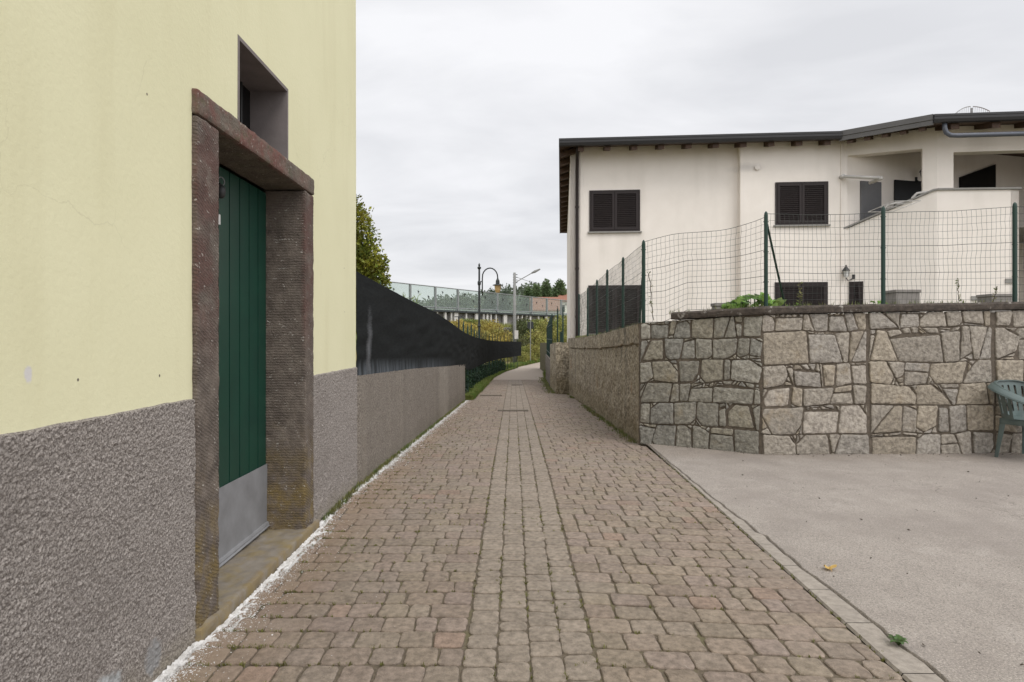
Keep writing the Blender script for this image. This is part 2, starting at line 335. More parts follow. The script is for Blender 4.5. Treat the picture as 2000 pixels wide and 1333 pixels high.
MT['kerb'] = mat('border_concrete', (.36,.32,.275), (.24,.21,.18), 30, .95, bump=.7, bscale=120, bdist=.004)
MT['yard'] = mat('yard_asphalt', (.335,.298,.265), (.27,.238,.21), 4, .95, bump=.9, bscale=170, bdist=.004, extra=ex_yard)
MT['crack'] = mat('crack_dirt', (.03,.025,.02), (.05,.04,.03), 30, .95)
MT['soil'] = mat('soil_and_grass', (.10,.10,.04), (.13,.105,.06), 3, .95, bump=.8, bscale=30, bdist=.02)
MT['slope'] = mat('dry_slope', (.12,.12,.035), (.22,.17,.07), .7, .95, bump=.8, bscale=8, bdist=.05)
MT['salt'] = mat('white_lime', (.78,.77,.76), (.52,.50,.47), 22, .9, bump=.8, bscale=150, bdist=.004)
MT['house'] = mat('cream_render', (.86,.80,.735), (.81,.75,.685), 2, .9, bump=.25, bscale=30, bdist=.006, extra=ex_house)
MT['brown'] = mat('brown_shutter', (.028,.020,.019), (.022,.016,.016), 5, .55, spec=.3)
MT['gutter'] = mat('dark_gutter', (.014,.013,.014), (.018,.017,.017), 3, .5)
MT['flash'] = mat('grey_flashing', (.10,.095,.09), (.12,.115,.11), 2, .4, metal=.5)
MT['wood'] = mat('roof_timber', (.085,.045,.025), (.05,.028,.018), 14, .7)
MT['slab'] = mat('grey_stone_cap', (.30,.29,.27), (.24,.23,.21), 8, .8)
MT['bluepipe'] = mat('slate_pipe', (.10,.11,.14), (.09,.1,.12), 6, .4)
MT['greydoor'] = mat('grey_door_sheet', (.15,.15,.155), (.12,.12,.125), 3, .5)
MT['tile'] = mat('terracotta_tiles', (.30,.13,.08), (.22,.1,.07), 3, .85, bump=.6, bscale=9, bdist=.05)
MT['post'] = mat('green_post', (.008,.038,.026), (.007,.03,.022), 8, .5)
MT['wire'] = mat('green_wire', (.025,.035,.028), (.04,.035,.028), 12, .5)
MT['chair'] = mat('faded_green_plastic', (.115,.152,.145), (.09,.12,.115), 9, .42)
MT['lampiron'] = mat('lamp_iron', (.022,.028,.03), (.03,.035,.035), 6, .5)
MT['amber'] = mat('amber_glass', (.55,.38,.16), (.5,.33,.14), 5, .3)
MT['pole'] = mat('grey_pole', (.26,.26,.25), (.19,.19,.18), 5, .7)
MT['alu'] = mat('grey_aluminium', (.28,.29,.29), (.22,.23,.23), 4, .5, metal=.3)
MT['deck'] = mat('bridge_concrete', (.32,.31,.30), (.14,.13,.12), .6, .9, bump=.5, bscale=6, bdist=.03)
MT['decal'] = mat('black_decal', (.012,.012,.012), (.012,.012,.012), 5, .5)
MT['pale'] = mat('pale_post', (.62,.6,.57), (.5,.48,.45), 3, .8)
MT['planter'] = mat('grey_block', (.27,.25,.235), (.2,.185,.17), 9, .9, bump=.4, bscale=60)
def fol(name, a, b, sc=2.0, isl=.45, tr=.3): return mat(name, a, b, sc, .55, island=isl, transl=tr, detail=3, lo=.4, hi=.6, spec=.3)
MT['hedge'] = fol('shrub_leaves', (.12,.15,.025), (.30,.27,.04), 3.2, .55)
MT['willow'] = fol('pale_leaves', (.34,.40,.2), (.22,.3,.12), 3)
MT['ivy'] = fol('dark_ivy', (.010,.026,.012), (.025,.05,.02), 3)
MT['grass'] = fol('grass_blades', (.11,.18,.03), (.2,.22,.06), 2, .35)
MT['golden'] = fol('golden_brush', (.42,.32,.09), (.27,.24,.07), .35, .4)
MT['brush'] = fol('green_brush', (.20,.23,.06), (.32,.29,.09), .3, .45)
MT['brush2'] = fol('dark_brush', (.065,.085,.03), (.12,.12,.05), .3, .45)
MT['tree'] = fol('tree_leaves', (.10,.15,.065), (.15,.20,.09), .3, .45)
MT['wood_far'] = fol('far_wood', (.10,.13,.09), (.14,.17,.11), .05, .35)  # leaf colour lightened, so the distance haze is painted in
MT['squash'] = fol('broad_leaves', (.24,.38,.07), (.11,.21,.04), 6, .5, .35)
MT['weed'] = fol('weed_leaves', (.13,.17,.05), (.24,.22,.09), 6, .35)
MT['weed2'] = fol('dandelion_leaves', (.075,.13,.035), (.05,.085,.025), 40, .3, .15)
MT['moss'] = fol('moss_tufts', (.20,.19,.06), (.14,.14,.04), 4, .4)
MT['bark'] = mat('bark', (.08,.06,.045), (.05,.04,.03), 12, .95, bump=.8, bscale=40, bdist=.01)
MT['dry'] = mat('dry_leaf', (.62,.44,.13), (.5,.3,.09), 40, .6, transl=.2)
g = bpy.data.materials.new('barrier_glass'); g.use_nodes = True
gn = g.node_tree.nodes; gl = g.node_tree.links; gn.remove(gn['Principled BSDF'])
tr = gn.new('ShaderNodeBsdfTransparent'); tr.inputs[0].default_value = (.88,.925,.90,1)
gs = gn.new('ShaderNodeBsdfPrincipled'); gs.inputs['Base Color'].default_value = (.50,.55,.53,1); gs.inputs['Roughness'].default_value = .3
ms = gn.new('ShaderNodeMixShader'); ms.inputs[0].default_value = .16
gl.new(tr.outputs[0], ms.inputs[1]); gl.new(gs.outputs[0], ms.inputs[2]); gl.new(ms.outputs[0], gn['Material Output'].inputs[0])
MT['glass'] = g

# ------------------------------------------------------------------ ground heights and lane outline
ZG = [(6,0),(8,-.04),(13,-.15),(19,-.3),(28,-.6),(40,-.8),(500,-.8)]
def zg(y): return interp(ZG, y)
LE = [(5.3,-1.36),(5.35,-1.33),(14.2,-1.12),(14.3,-1.02),(20,-.95),(28,-.98),(35,-.55),(42,.25),(52,2.5),(62,5.5),(80,13)]
RE = [(1.5,1.455),(7.4,1.60),(7.5,1.545),(16.3,1.45),(16.4,1.13),(28,1.42),(35,1.9),(42,3.1),(52,5.6),(62,8.6),(80,16)]
def lx(y): return interp(LE, y)
def rx(y): return interp(RE, y)
BA, BD = Vector((-8.65, 65.7)), Vector((16.36, 19.2)).normalized()      # the barrier line
BN = Vector((BD.y, -BD.x))                                               # towards the camera side
def bdist(x, y): return (Vector((x, y))-BA).dot(BN)
def ground_z(x, y):
    z = zg(y)
    d = bdist(x, y)
    k = min(1, max(0, (15-d)/14.0)); k = k*k*(3-2*k)
    z = z + k*3.2
    if d < -6: z += min(40, (-d-6)*.012)
    return z
ys = [-60,-20,-5,0,3,6,8,10,13,16,19,24,28,32,36,40]+[42+2*i for i in range(40)]+[130,160,200,260,340,450,700,1500]
xs = [-1500,-600,-300,-160,-90,-60]+[-50+2.5*i for i in range(45)]+[80,120,200,400,1500]
m = MB(); i0 = m.add([(x, y, ground_z(x, y)-.035+(fbm(x,y,0,.15)*.25 if y > 56 else 0)) for x in xs for y in ys])
ny = len(ys)
for a in range(len(xs)-1):
    for b in range(ny-1): m.face((i0+a*ny+b, i0+(a+1)*ny+b, i0+(a+1)*ny+b+1, i0+a*ny+b+1))
tag(m.build('ground', MT['slope'], smooth=True), kind='structure')

# lane bed (joint filling) and far lane
m = MB(); yy = [-4, -2, 0]+[1+.25*i for i in range(101)]
i0 = m.add([(lerp(lx(y), rx(y), k/6.0), y, zg(y)) for y in yy for k in range(7)])
for a in range(len(yy)-1):
    for b in range(6): m.face((i0+a*7+b, i0+a*7+b+1, i0+a*7+8+b, i0+a*7+7+b))
lane = tag(m.build('lane', MT['joint'], smooth=True), kind='structure')
m = MB(); yy = [25.9+1.0*i for i in range(45)]
i0 = m.add([(lerp(lx(y), rx(y), k/6.0), y, zg(y)+.012) for y in yy for k in range(7)])
for a in range(len(yy)-1):
    for b in range(6): m.face((i0+a*7+b, i0+a*7+b+1, i0+a*7+8+b, i0+a*7+7+b))
tag(m.build('road', MT['farlane'], smooth=True), kind='structure')

# setts
m = MB()
def sett(x0, x1, y0, y1, tint, sh, fine, gk=1):
    gp = random.uniform(.0022,.0042); x0 += gp*gk; x1 -= gp*gk; y0 += gp; y1 -= gp
    if x1-x0 < .025: return
    jj = lambda a=.0055: random.uniform(-a, a)
    cs = [(x0+jj(), y0+jj()), (x1+jj(), y0+jj()), (x1+jj(), y1+jj()), (x0+jj(), y1+jj())]
    r = random.uniform(.011, .028) if fine else .008
    cx, cy = (x0+x1)/2, (y0+y1)/2
    outl = []
    for k in range(4):
        p, q, n_ = Vector(cs[k]), Vector(cs[k-1]), Vector(cs[(k+1)%4])
        a = p+(q-p).normalized()*r; b = p+(n_-p).normalized()*r
        if fine: outl += [a, p*.38+(a+b)*.31, b]+[b+((n_-p).normalized()*((n_-p).length-2*r)*t_)+Vector((random.uniform(-.003,.003), random.uniform(-.003,.003))) for t_ in (.33, .67)]
        else: outl += [a, b]
    outl = [o+Vector((jj(.0012), jj(.0012))) for o in outl] if fine else outl
    n_ = len(outl); top = .0095+jj(.0015); tx, ty = jj(.014), jj(.014)
    rings = []
    for ins, z in (((0, -.004), (.001, top-.0045), (.005, top-.0008), (.016, top+.0005)) if fine else ((0, 0), (.006, top))):
        pts = []
        for o in outl:
            d = Vector((cx, cy))-o; o2 = o+d.normalized()*ins
            X, Y = o2.x, o2.y; pts.append((X, Y+sh*(X-.33), zg(Y)+z+tx*(X-cx)+ty*(Y-cy)))
        rings.append(m.add(pts))
    for a, b in zip(rings, rings[1:]):
        for k in range(n_): m.face((a+k, a+(k+1)%n_, b+(k+1)%n_, b+k), tint)
    m.face([rings[-1]+k for k in range(n_)], tint)
def tint_b():
    v = random.uniform(.90, 1.08); r = random.random()
    return (v*1.05, v*.95, v*.93) if r < .03 else (v, v*random.uniform(.97,1.02), v*random.uniform(.95,1.03))
def tint_g():
    v = random.uniform(.95, 1.12); return (v*1.0, v*1.035, v*1.05)
STEP = .138; y = .9; r_i = 0
while y < 26:
    fine = y < 9
    x = .33+random.choice((0, .0)); x1 = .335
    E = rx(y)
    while x1 < E-.03:
        wd = random.choice((.10,.14,.14,.19)); nx = min(x1+wd, E)
        if E-nx < .05: nx = E
        sett(x1, nx, y, y+STEP, tint_b(), -.09, fine); x1 = nx
    x1 = -.205; E = lx(y)+ (.05 if y < 14.2 else 0)
    while x1 > E+.03:
        wd = random.choice((.10,.14,.14,.19)); nx = max(x1-wd, E)
        if nx-E < .05: nx = E
        sett(nx, x1, y, y+STEP, tint_b(), 0.0, fine); x1 = nx
    y += STEP
for k in range(4):
    y = .9+random.uniform(0, .1)
    while y < 26:
        ln = random.choice((.09,.12,.12,.14,.19)); sett(-.2+.1325*k, -.2+.1325*(k+1), y, y+ln, tint_g(), 0.0, y < 9, .5); y += ln
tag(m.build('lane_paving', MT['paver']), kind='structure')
# channel drains across the lane strip
m = MB()
for (yy_, xa, xb) in ((11.6, -.30, .28), (15.6, -.85, -.3), (20.9, -.06, .30)):
    m.box(xa, xb, yy_, yy_+.16, zg(yy_)-.02, zg(yy_)+.022)
tag(m.build('drain_covers', MT['blackm'] if False else MT['mortar']), kind='structure')

# border strip, crack and asphalt yard
def cx_(y): return 1.60+.022*fn(y, 3.1, 0, 1.3)+.014*fn(y, 8.3, 0, 6)+.008*fn(y, 1.3, 0, 18)+(0.02 if y < 4 else 0)-.0*y
m = MB(); yy = []; y = -2.
kj = []
while y < 7.35:
    ln = random.uniform(.26, .42); n_ = 6; yy += [y+.002+(ln-.005)*i/n_ for i in range(n_+1)]; y += ln; kj.append(len(yy)-1)
i0 = m.add([p for y in yy for p in ((rx(y)+.004, y, .003), (rx(y)+.012, y, .014), (max(cx_(y), rx(y)+.02)-.012, y, .013), (max(cx_(y), rx(y)+.02)-.002, y, -.004))])
for a in range(len(yy)-1):
    if a in kj: continue
    for b in range(3): m.face((i0+a*4+b, i0+a*4+b+1, i0+a*4+5+b, i0+a*4+4+b))
tag(m.build('kerb', MT['kerb']), kind='structure')
m = MB()
def yardpt(u, v):
    y = lerp(-2, 7.55, u); c = max(cx_(y), rx(y)+.02)+.004+.010*abs(fn(y, 1.7, 0, 5))+.005*fn(y, 7, 0, 25); x = c+(9-c)*v**2.2
    e = .012 if v > 0 else -.012
    return (x, y, e+.012*fbm(x, y, 0, .7)*min(1, v*6))
m.grid(yardpt, 480, 40, flip=True)
m.v += []
tag(m.build('yard', MT['yard'], smooth=True), kind='structure')
m = MB(); m.box(9, 30, -2, 7.0, -.3, .005); m.box(-30, 30, -30, -2, -.3, .004)
tag(m.build('forecourt', MT['yard']), kind='structure')
m = MB(); m.box(1.40, 1.75, -2, 6.9, -.06, -.022)
tag(m.build('crack_bed', MT['crack']), kind='structure')

# ------------------------------------------------------------------ yellow building
WX = -1.36
yb = thing('yellow_building', 'pale yellow plastered building with grey roughcast base and green door in a stone surround', 'building', (WX, 2.6, 0))
DY0, DY1, JY0, JY1, DZ, LZ = 2.80, 3.95, 2.60, 4.12, 2.245, 2.355
TY0, TY1, TZ = 3.045, 3.684, 2.77
m = MB()
BX = -6.5; END = 5.3; TOP = 7.2; B0 = -4.0
def sq(y0, y1, z0, z1):
    nu = max(1, int((y1-y0)/.25)); nv = max(1, int((z1-z0)/.25))
    m.grid(lambda u, v: (WX+(.004*fn(lerp(y0,y1,u), lerp(z0,z1,v), 0, .9)), lerp(y0,y1,u), lerp(z0,z1,v)), nu, nv)
sq(B0, JY0, 1.0, TOP); sq(JY1, END, 1.0, TOP); sq(JY0, JY1, TZ, TOP)
sq(JY0, TY0, LZ-.02, TZ); sq(TY1, JY1, LZ-.02, TZ)
m.poly([(WX,B0,0),(WX,JY0,0),(WX,JY0,1),(WX,B0,1)]); m.poly([(WX,JY1,0),(WX,END,0),(WX,END,1),(WX,JY1,1)])
m.poly([(WX,END,0),(BX,END,0),(BX,END,TOP),(WX,END,TOP)]); m.poly([(BX,END,0),(BX,B0,0),(BX,B0,TOP),(BX,END,TOP)])
m.poly([(BX,B0,0),(WX,B0,0),(WX,B0,TOP),(BX,B0,TOP)]); m.poly([(WX,B0,TOP),(WX,END,TOP),(BX,END,TOP),(BX,B0,TOP)])
m.build('plaster_wall', MT['yellow'], yb)
m = MB(); m.box(BX-.4, WX+.4, B0-.4, END+.3, TOP+.01, TOP+.16); m.build('roof', MT['tile'], yb)
def dado(y0, y1, step):
    nu = int((y1-y0)/step); nv = int(1.04/step)
    def f(u, v):
        y = lerp(y0, y1, u); z = lerp(0, 1.04+.004*fn(y, 0, 0, 9), v)
        d = .012+.005*fbm(y, z, 0, 75, 3)+.004*fn(y, z, 5, 7)
        if z < .22: d += .012*max(0, fbm(y, z, 7, 9, 3))
        if v > .999 or v < .001: d = -.003 if v > .5 else d
        if u > .9999 and y1 > 5: d = .0
        return (WX+d, y, z)
    m.grid(f, nu, nv)
m = MB(); dado(1.15, JY0+.01, .0055); m.build('roughcast_base', MT['dado'], yb)
m = MB(); dado(JY1-.01, END+.006, .0085); m.build('roughcast_base', MT['dado'], yb)
m = MB(); dado(B0, 1.15, .05); m.build('roughcast_base', MT['dado'], yb)
def stoneblock(x0, x1, y0, y1, z0, z1, step=.014, amp=.004, grooves='z', seed=0.0):
    mm_ = MB()
    def dsp(x, y, z, nrm):
        g_ = math.sin((z if grooves == 'z' else y)*2*math.pi/.026+3.0*fn(x+seed, y, z, 6)+(y*40 if grooves == 'y' else y*22))*.0005
        d = amp*fbm(x+seed, y, z, 14, 4)+g_
        # worn arrises
        return d
    faces = [((x1,y0,z0),(0,y1-y0,0),(0,0,z1-z0),(1,0,0)), ((x0,y1,z0),(0,y0-y1,0),(0,0,z1-z0),(-1,0,0)),
             ((x1,y1,z0),(x0-x1,0,0),(0,0,z1-z0),(0,1,0)), ((x0,y0,z0),(x1-x0,0,0),(0,0,z1-z0),(0,-1,0)),
             ((x0,y0,z1),(x1-x0,0,0),(0,y1-y0,0),(0,0,1)), ((x0,y1,z0),(x1-x0,0,0),(0,y0-y1,0),(0,0,-1))]
    rr = .012
    for o, u_, v_, nr in faces:
        u_, v_, o, nr = Vector(u_), Vector(v_), Vector(o), Vector(nr)
        nu = max(2, int(u_.length/step)); nv = max(2, int(v_.length/step))
        def f(a, b):
            p = o+u_*a+v_*b
            # soften to a rounded box
            c = Vector((min(max(p.x, x0+rr), x1-rr), min(max(p.y, y0+rr), y1-rr), min(max(p.z, z0+rr), z1-rr)))
            q = p-c; 
            if q.length > 1e-6: q = q.normalized()
            k = dsp(c.x, c.y, c.z, nr)
            return c+q*(rr+k)
        mm_.grid(f, nu, nv)
    return mm_
stoneblock(WX-.25, WX+.022, JY0, DY0, .02, DZ-.004, .011, seed=1).build('door_jamb', MT['jamb'], yb, smooth=True)
stoneblock(WX-.25, WX+.022, DY1, JY1, .02, DZ-.004, .011, seed=5).build('door_jamb', MT['jamb'], yb, smooth=True)
stoneblock(WX-.25, WX+.026, JY0-.004, JY1+.004, DZ, LZ, .012, grooves='y', seed=9).build('lintel', MT['lintel'], yb, smooth=True)
stoneblock(WX-.28, WX+.045, JY0-.01, JY1+.05, -.02, .062, .013, .007, grooves='y', seed=13).build('doorstep', MT['sill'], yb, smooth=True)
DX = -1.59
m = MB(); pw = (DY1-DY0)/9
for k in range(9):
    a, b = DY0+k*pw, DY0+(k+1)*pw
    m.box(DX-.03, DX-.021, a+.001, b-.001, .45, 2.22)
    m.hexa([(DX-.022,a+.0045,.455),(DX,a+.0055,.455),(DX,b-.0055,.455),(DX-.022,b-.0045,.455),(DX-.022,a+.0045,2.22),(DX,a+.0055,2.22),(DX,b-.0055,2.22),(DX-.022,b-.0045,2.22)])
m.box(DX-.06, DX-.031, DY0, DY1, .06, 2.24)
door = m.build('door', MT['green'], yb)
m = MB()
m.grid(lambda u, v: (DX+.006+(.02 if v < .03 else 0)*1+.003*fn(u*3, v*2, 0, 1.5), lerp(DY0+.002, DY1-.002, u), lerp(.058+.03*u, .485, v)), 40, 20)
m.box(DX-.02, DX+.003, DY0+.003, DY1-.003, .064, .48)
m.build('kick_plate', MT['zinc'], door, smooth=False)
m = MB(); m.tube([(DX+.004, DY0, .078), (DX+.004, DY1, .1)], .016, 8); m.build('drip_edge', MT['zinc'], door)
m = MB(); m.box(DX+.001, DX+.005, 3.295, 3.325, 1.905, 1.96); m.build('tag', MT['white'], door, bevel=.002)
m = MB(); m.lathe((DX+.025, 3.285, 2.07), [(.010,-.03),(.02,-.02),(.025,.005),(.022,.03),(.010,.042)], 14)
m.tube([(DX, 3.285, 2.115), (DX+.02, 3.285, 2.12), (DX+.025, 3.285, 2.10)], .006, 8)
m.build('door_light', MT['blackm'], door, smooth=True)
m = MB(); m.tube([(DX+.02+.008*math.cos(t), 3.30+.02*math.cos(t), 2.135+.022*math.sin(t)) for t in [i*.35 for i in range(19)]], .003, 6)
m.build('wire_loop', MT['zinc'], door)
# transom opening
m = MB(); RX = WX-.21
m.box(RX-.05, WX+.003, TY0-.018, TY0, LZ+.002, TZ+.02); m.box(RX-.05, WX+.003, TY1, TY1+.018, LZ+.002, TZ+.02)
m.box(RX-.05, WX+.003, TY0, TY1, TZ, TZ+.02); m.box(RX-.05, WX-.005, TY0, TY1, LZ-.03, LZ+.004)
win = m.build('window', MT['reveal'], yb)
m = MB(); m.box(RX-.03, RX-.01, TY0, TY1, LZ, TZ); m.build('pane', MT['dark'], win)
m = MB()
for k in range(5): m.tube([(RX, TY0+.1*k+.1, LZ), (RX, TY0+.1*k+.1, TZ)], .006, 6)
m.build('window_bars', MT['blackm'], win)

# ------------------------------------------------------------------ white lime along the wall foot
m = MB()
def saltw(y): return .052+.03*fn(y, 2, 0, 3)+.03*fn(y, 9, 0, 11)
def wallx(y): return (WX+.016 if y < JY0 or y > JY1+.05 else WX+.05) if y < 5.3 else lx(y)+.004
yy_ = [1.9+.009*i for i in range(int(12.4/.009))]
def sf(u, v):
    y = lerp(1.9, 14.15, u); x0 = wallx(y); g_ = interp([(0,1.2),(4.3,1.1),(4.9,.9),(6,1.0),(14,1.5)], y)
    W_ = max(.012, saltw(y)*g_*1.5)
    x = x0+W_*v+.006*fn(y, v, 3, 60); h = math.sin(math.pi*min(1, v*.8+.2))*.5+.5
    z = zg(y)+.004+.013*h*(1-v*.95)+.008*fbm(x, y, 0, 70, 3)
    if v > .99: z = zg(y)-.002
    if (4.45 < y < 5.2 and fn(y, x*3, 4, 9) < .1) or fn(y, v*1.5, 4, 7) < -.12-.25*(v < .3): z = zg(y)-.002
    return (x, y, z)
m.grid(sf, 1500, 9, flip=True)
for k in range(30000):
    y = 1.9+12.2*random.random()**1.9; x0 = wallx(y); x = x0+abs(random.gauss(0, .05+.06*(random.random()<.18)))+.005
    if 4.45 < y < 5.0 and random.random() < .5: continue
    s_ = random.uniform(.0016, .0056)*(1 if y < 6 else 1.7); z = zg(y)+.009
    q = [Vector((random.uniform(-1,1), random.uniform(-1,1), random.uniform(-.2,.9)))*s_+Vector((x, y, z)) for _ in range(4)]
    i = m.add(q)
    for f_ in ((0,1,2),(0,2,3),(0,3,1),(1,3,2)): m.face([i+t for t in f_])
tag(m.build('white_lime_residue', MT['salt'], smooth=False), 'crumbly white lime residue strewn along the foot of the left wall', 'lime', kind='stuff')

# ------------------------------------------------------------------ low wall, net, fence on the left
m = MB(); L0, L1 = 5.312, 14.2
LT = [(5.3,.962),(8,.885),(11,.77),(14.2,.66)]
def lw(u, v):
    y = lerp(L0, L1, u); z = lerp(zg(y)-.05, interp(LT, y), v)
    return (lx(y)+.006*fbm(y, z, 0, 6, 4)-.006*v, y, z)
m.grid(lw, 300, 40)
m.grid(lambda u, v: (lerp(lx(lerp(L0,L1,u))-.006+.004*fn(lerp(L0,L1,u),1,0,30), lx(lerp(L0,L1,u))-.22, v), lerp(L0, L1, u), interp(LT, lerp(L0,L1,u))+.006*fn(lerp(L0,L1,u), v, 0, 12)), 300, 3)
m.grid(lambda u, v: (lerp(lx(L1), lx(L1)-.22, u), L1, lerp(-.3, .66, v)), 4, 10)
m.grid(lambda u, v: (lx(lerp(L0,L1,u))-.22, lerp(L0,L1,u), lerp(-.3, interp(LT, lerp(L0,L1,u)), v)), 20, 2, flip=True)
lowwall = tag(m.build('low_wall', MT['low'], smooth=False), 'low grey rendered garden wall below the black net', 'wall')
FX = [(5.3,-1.405),(14.2,-1.17),(20,-1.2),(26,-1.17),(33,-.75),(40,.15),(42,.5)]
ST = [(5.3,1.866),(6.54,1.81),(7.8,1.755),(9.85,1.686),(11.6,1.57),(13.3,1.45),(14.3,1.39),(18,1.29),(22.4,1.22),(30,1.09),(42,.95)]
SB = [(5.3,.93),(8,.85),(11,.735),(14.2,.62),(14.6,.52),(16.5,.42),(26,.22),(34,.1),(42,.0)]
m = MB()
def net(u, v, side=0):
    y = 5.306+36.6*u**1.6; z = lerp(interp(SB, y)+.014*fn(y,0,0,7)*(1 if y < 14 else 1.5), interp(ST, y)+.006*fn(y,4,0,5), v)
    t = math.sin(math.pi*v)
    w_ = .03*t*fn(y*.8, z*1.5, 0, 1.0)+.018*t*fn(y*.6+z*2, z*3.5-y*.5, 0, 2.0)+.005*fn(y*1.0, z*11, 2, 1)
    return (interp(FX, y)+.045+w_*.8+side, y, z)
m.grid(net, 420, 44)
m.grid(lambda u, v: net(u, v, -.004), 420, 44, flip=True)
net_o = tag(m.build('shade_net', MT['screen'], smooth=True), 'long black shade net stretched along the garden fence above the low wall', 'net')
fe = thing('metal_fence', 'dark green metal fence carrying the black net along the left side of the lane', 'fence', (-1.2, 14, -.2))
for z_ in (0, 1):
    m = MB(); pts = []
    for k in range(60):
        y = lerp(5.5, 42, k/59); pts.append((interp(FX, y), y, (interp(ST, y)-.03) if z_ else max(interp(SB, y)+.05, zg(y)+.3)))
    m.tube(pts, .012, 6); m.build('rail', MT['post'], fe)
ps = [6.4, 8.0, 9.6, 11.2, 12.8]+[14.5+k*1.45 for k in range(19)]
for k, y in enumerate(ps):
    m = MB(); x = interp(FX, y)-.01; ex = .30 if y > 16 and k % 3 == 1 else (.2 if y > 13 else -.03)
    b_ = interp(LT, y)-.02 if y < 14.2 else zg(y)-.1
    t_ = interp(ST, y)+ex
    m.tube([(x,y,b_),(x,y,t_),(x,y,t_+.09)], [.022,.022,.002], 6); m.build('post', MT['post'], fe)

# ivy below net, verge grass
def cloud(m, blobs, n, w_, l_, fl=0.0, outw=.7):
    tot = sum(b[3]*b[4]*b[5] for b in blobs) if len(blobs[0]) > 4 else 0
    ws = [(b[3]*b[4]*b[5])**.75 for b in blobs]
    for b in random.choices(blobs, ws, k=n):
        d = Vector((random.gauss(0,1), random.gauss(0,1), random.gauss(0,1))).normalized()
        r = random.random()**.38
        k = 1+.35*fn(d.x*1.6+b[0], d.y*1.6+b[1], d.z*1.6, 1.3)
        p = Vector((b[0]+d.x*b[3]*r*k, b[1]+d.y*b[4]*r*k, b[2]+d.z*b[5]*r*k))
        dd = d*outw+Vector((random.uniform(-1,1), random.uniform(-1,1), random.uniform(-1,.8)-fl))
        s_ = random.uniform(.65, 1.3); m.leaf(p, dd, w_*s_, l_*s_)
def tufts(m, pts, h, w_=.006, n=7, sp=.03):
    for (x, y, z) in pts:
        for _ in range(n):
            a = random.uniform(0, 6.28); r = random.uniform(0, sp); hh = h*random.uniform(.5, 1.2)
            p = Vector((x+r*math.cos(a), y+r*math.sin(a), z)); b = random.uniform(.1, .6)*hh
            q = p+Vector((math.cos(a)*b*.4, math.sin(a)*b*.4, hh*.6)); t = p+Vector((math.cos(a)*b, math.sin(a)*b, hh))
            s_ = Vector((-math.sin(a), math.cos(a), 0))*w_*.5
            i = m.add([p-s_, p+s_, q+s_*.7, t, q-s_*.7]); m.face((i, i+1, i+2, i+4)); m.face((i+4, i+2, i+3))
m = MB(); bl = []
for k in range(34):
    y = 14.8+k*.62; bl.append((interp(FX, y)-.12, y, zg(y)+.32, .14, .42, .42))
cloud(m, bl, 10500, .05, .07)
tag(m.build('ivy', MT['ivy']), 'dark ivy leaves growing on the fence beneath the black net', 'ivy', kind='stuff')
m = MB(); pts = []
for k in range(5200):
    y = 14.3+27*random.random()**1.6; a, b = interp(FX, y)-.1, lx(y)+.06
    x = random.uniform(a, b); pts.append((x, y, zg(y)))
tufts(m, pts, .13, .012, 5, .06)
tag(m.build('verge_grass', MT['grass']), 'bright green grass verge between the fence and the lane', 'grass', kind='stuff')
m = MB(); pts = []
for k in range(260):
    y = 4.3+2.6*random.random(); pts.append((wallx(y)+abs(random.gauss(0,.012)), y, zg(y)))
for k in range(500):
    y = 7+7*random.random(); pts.append((wallx(y)+abs(random.gauss(0,.015)), y, zg(y)))
tufts(m, pts, .05, .006, 7, .025)
pts = []
for k in range(420):
    y = 7.6+8.6*random.random(); x_ = rx(y)-abs(random.gauss(0,.05))
    if fn(x_, y, 3, 1.2) > -.05: pts.append((x_, y, zg(y)))
for k in range(900):
    y = 16.5+12*random.random(); pts.append((rx(y)-abs(random.gauss(0,.12)), y, zg(y)))
tufts(m, pts, .05, .007, 6, .03)
tag(m.build('wall_foot_weeds', MT['weed']), 'short weeds and grass growing along the feet of the lane walls', 'weeds', kind='stuff')
m = MB(); pts = []
for k in range(2600):
    y = 1.7+9*random.random()**1.3
    if random.random() < .22: x = random.choice((-.2,-.067,.065,.198,.33))+random.gauss(0,.004); 
    elif random.random() < .5: x = lx(y)+.08+abs(random.gauss(0,.28)); y = .9+STEP*round((y-.9)/STEP)
    else: x = random.uniform(lx(y)+.1, rx(y)); y = .9+STEP*round((y-.9)/STEP)-(.09*(x-.33) if x > .33 else 0)
    if fn(x, y, 0, 1.7) < -.12: continue
    pts.append((x, y+random.gauss(0,.004), zg(y)+.004))
for k in range(120):
    y = 1.7+5*random.random(); pts.append((rx(y)+random.gauss(.0,.006), y, .004))
tufts(m, pts, .013, .0035, 9, .012)
tag(m.build('joint_moss', MT['moss']), 'small moss tufts growing in the joints between the paving setts', 'moss', kind='stuff')

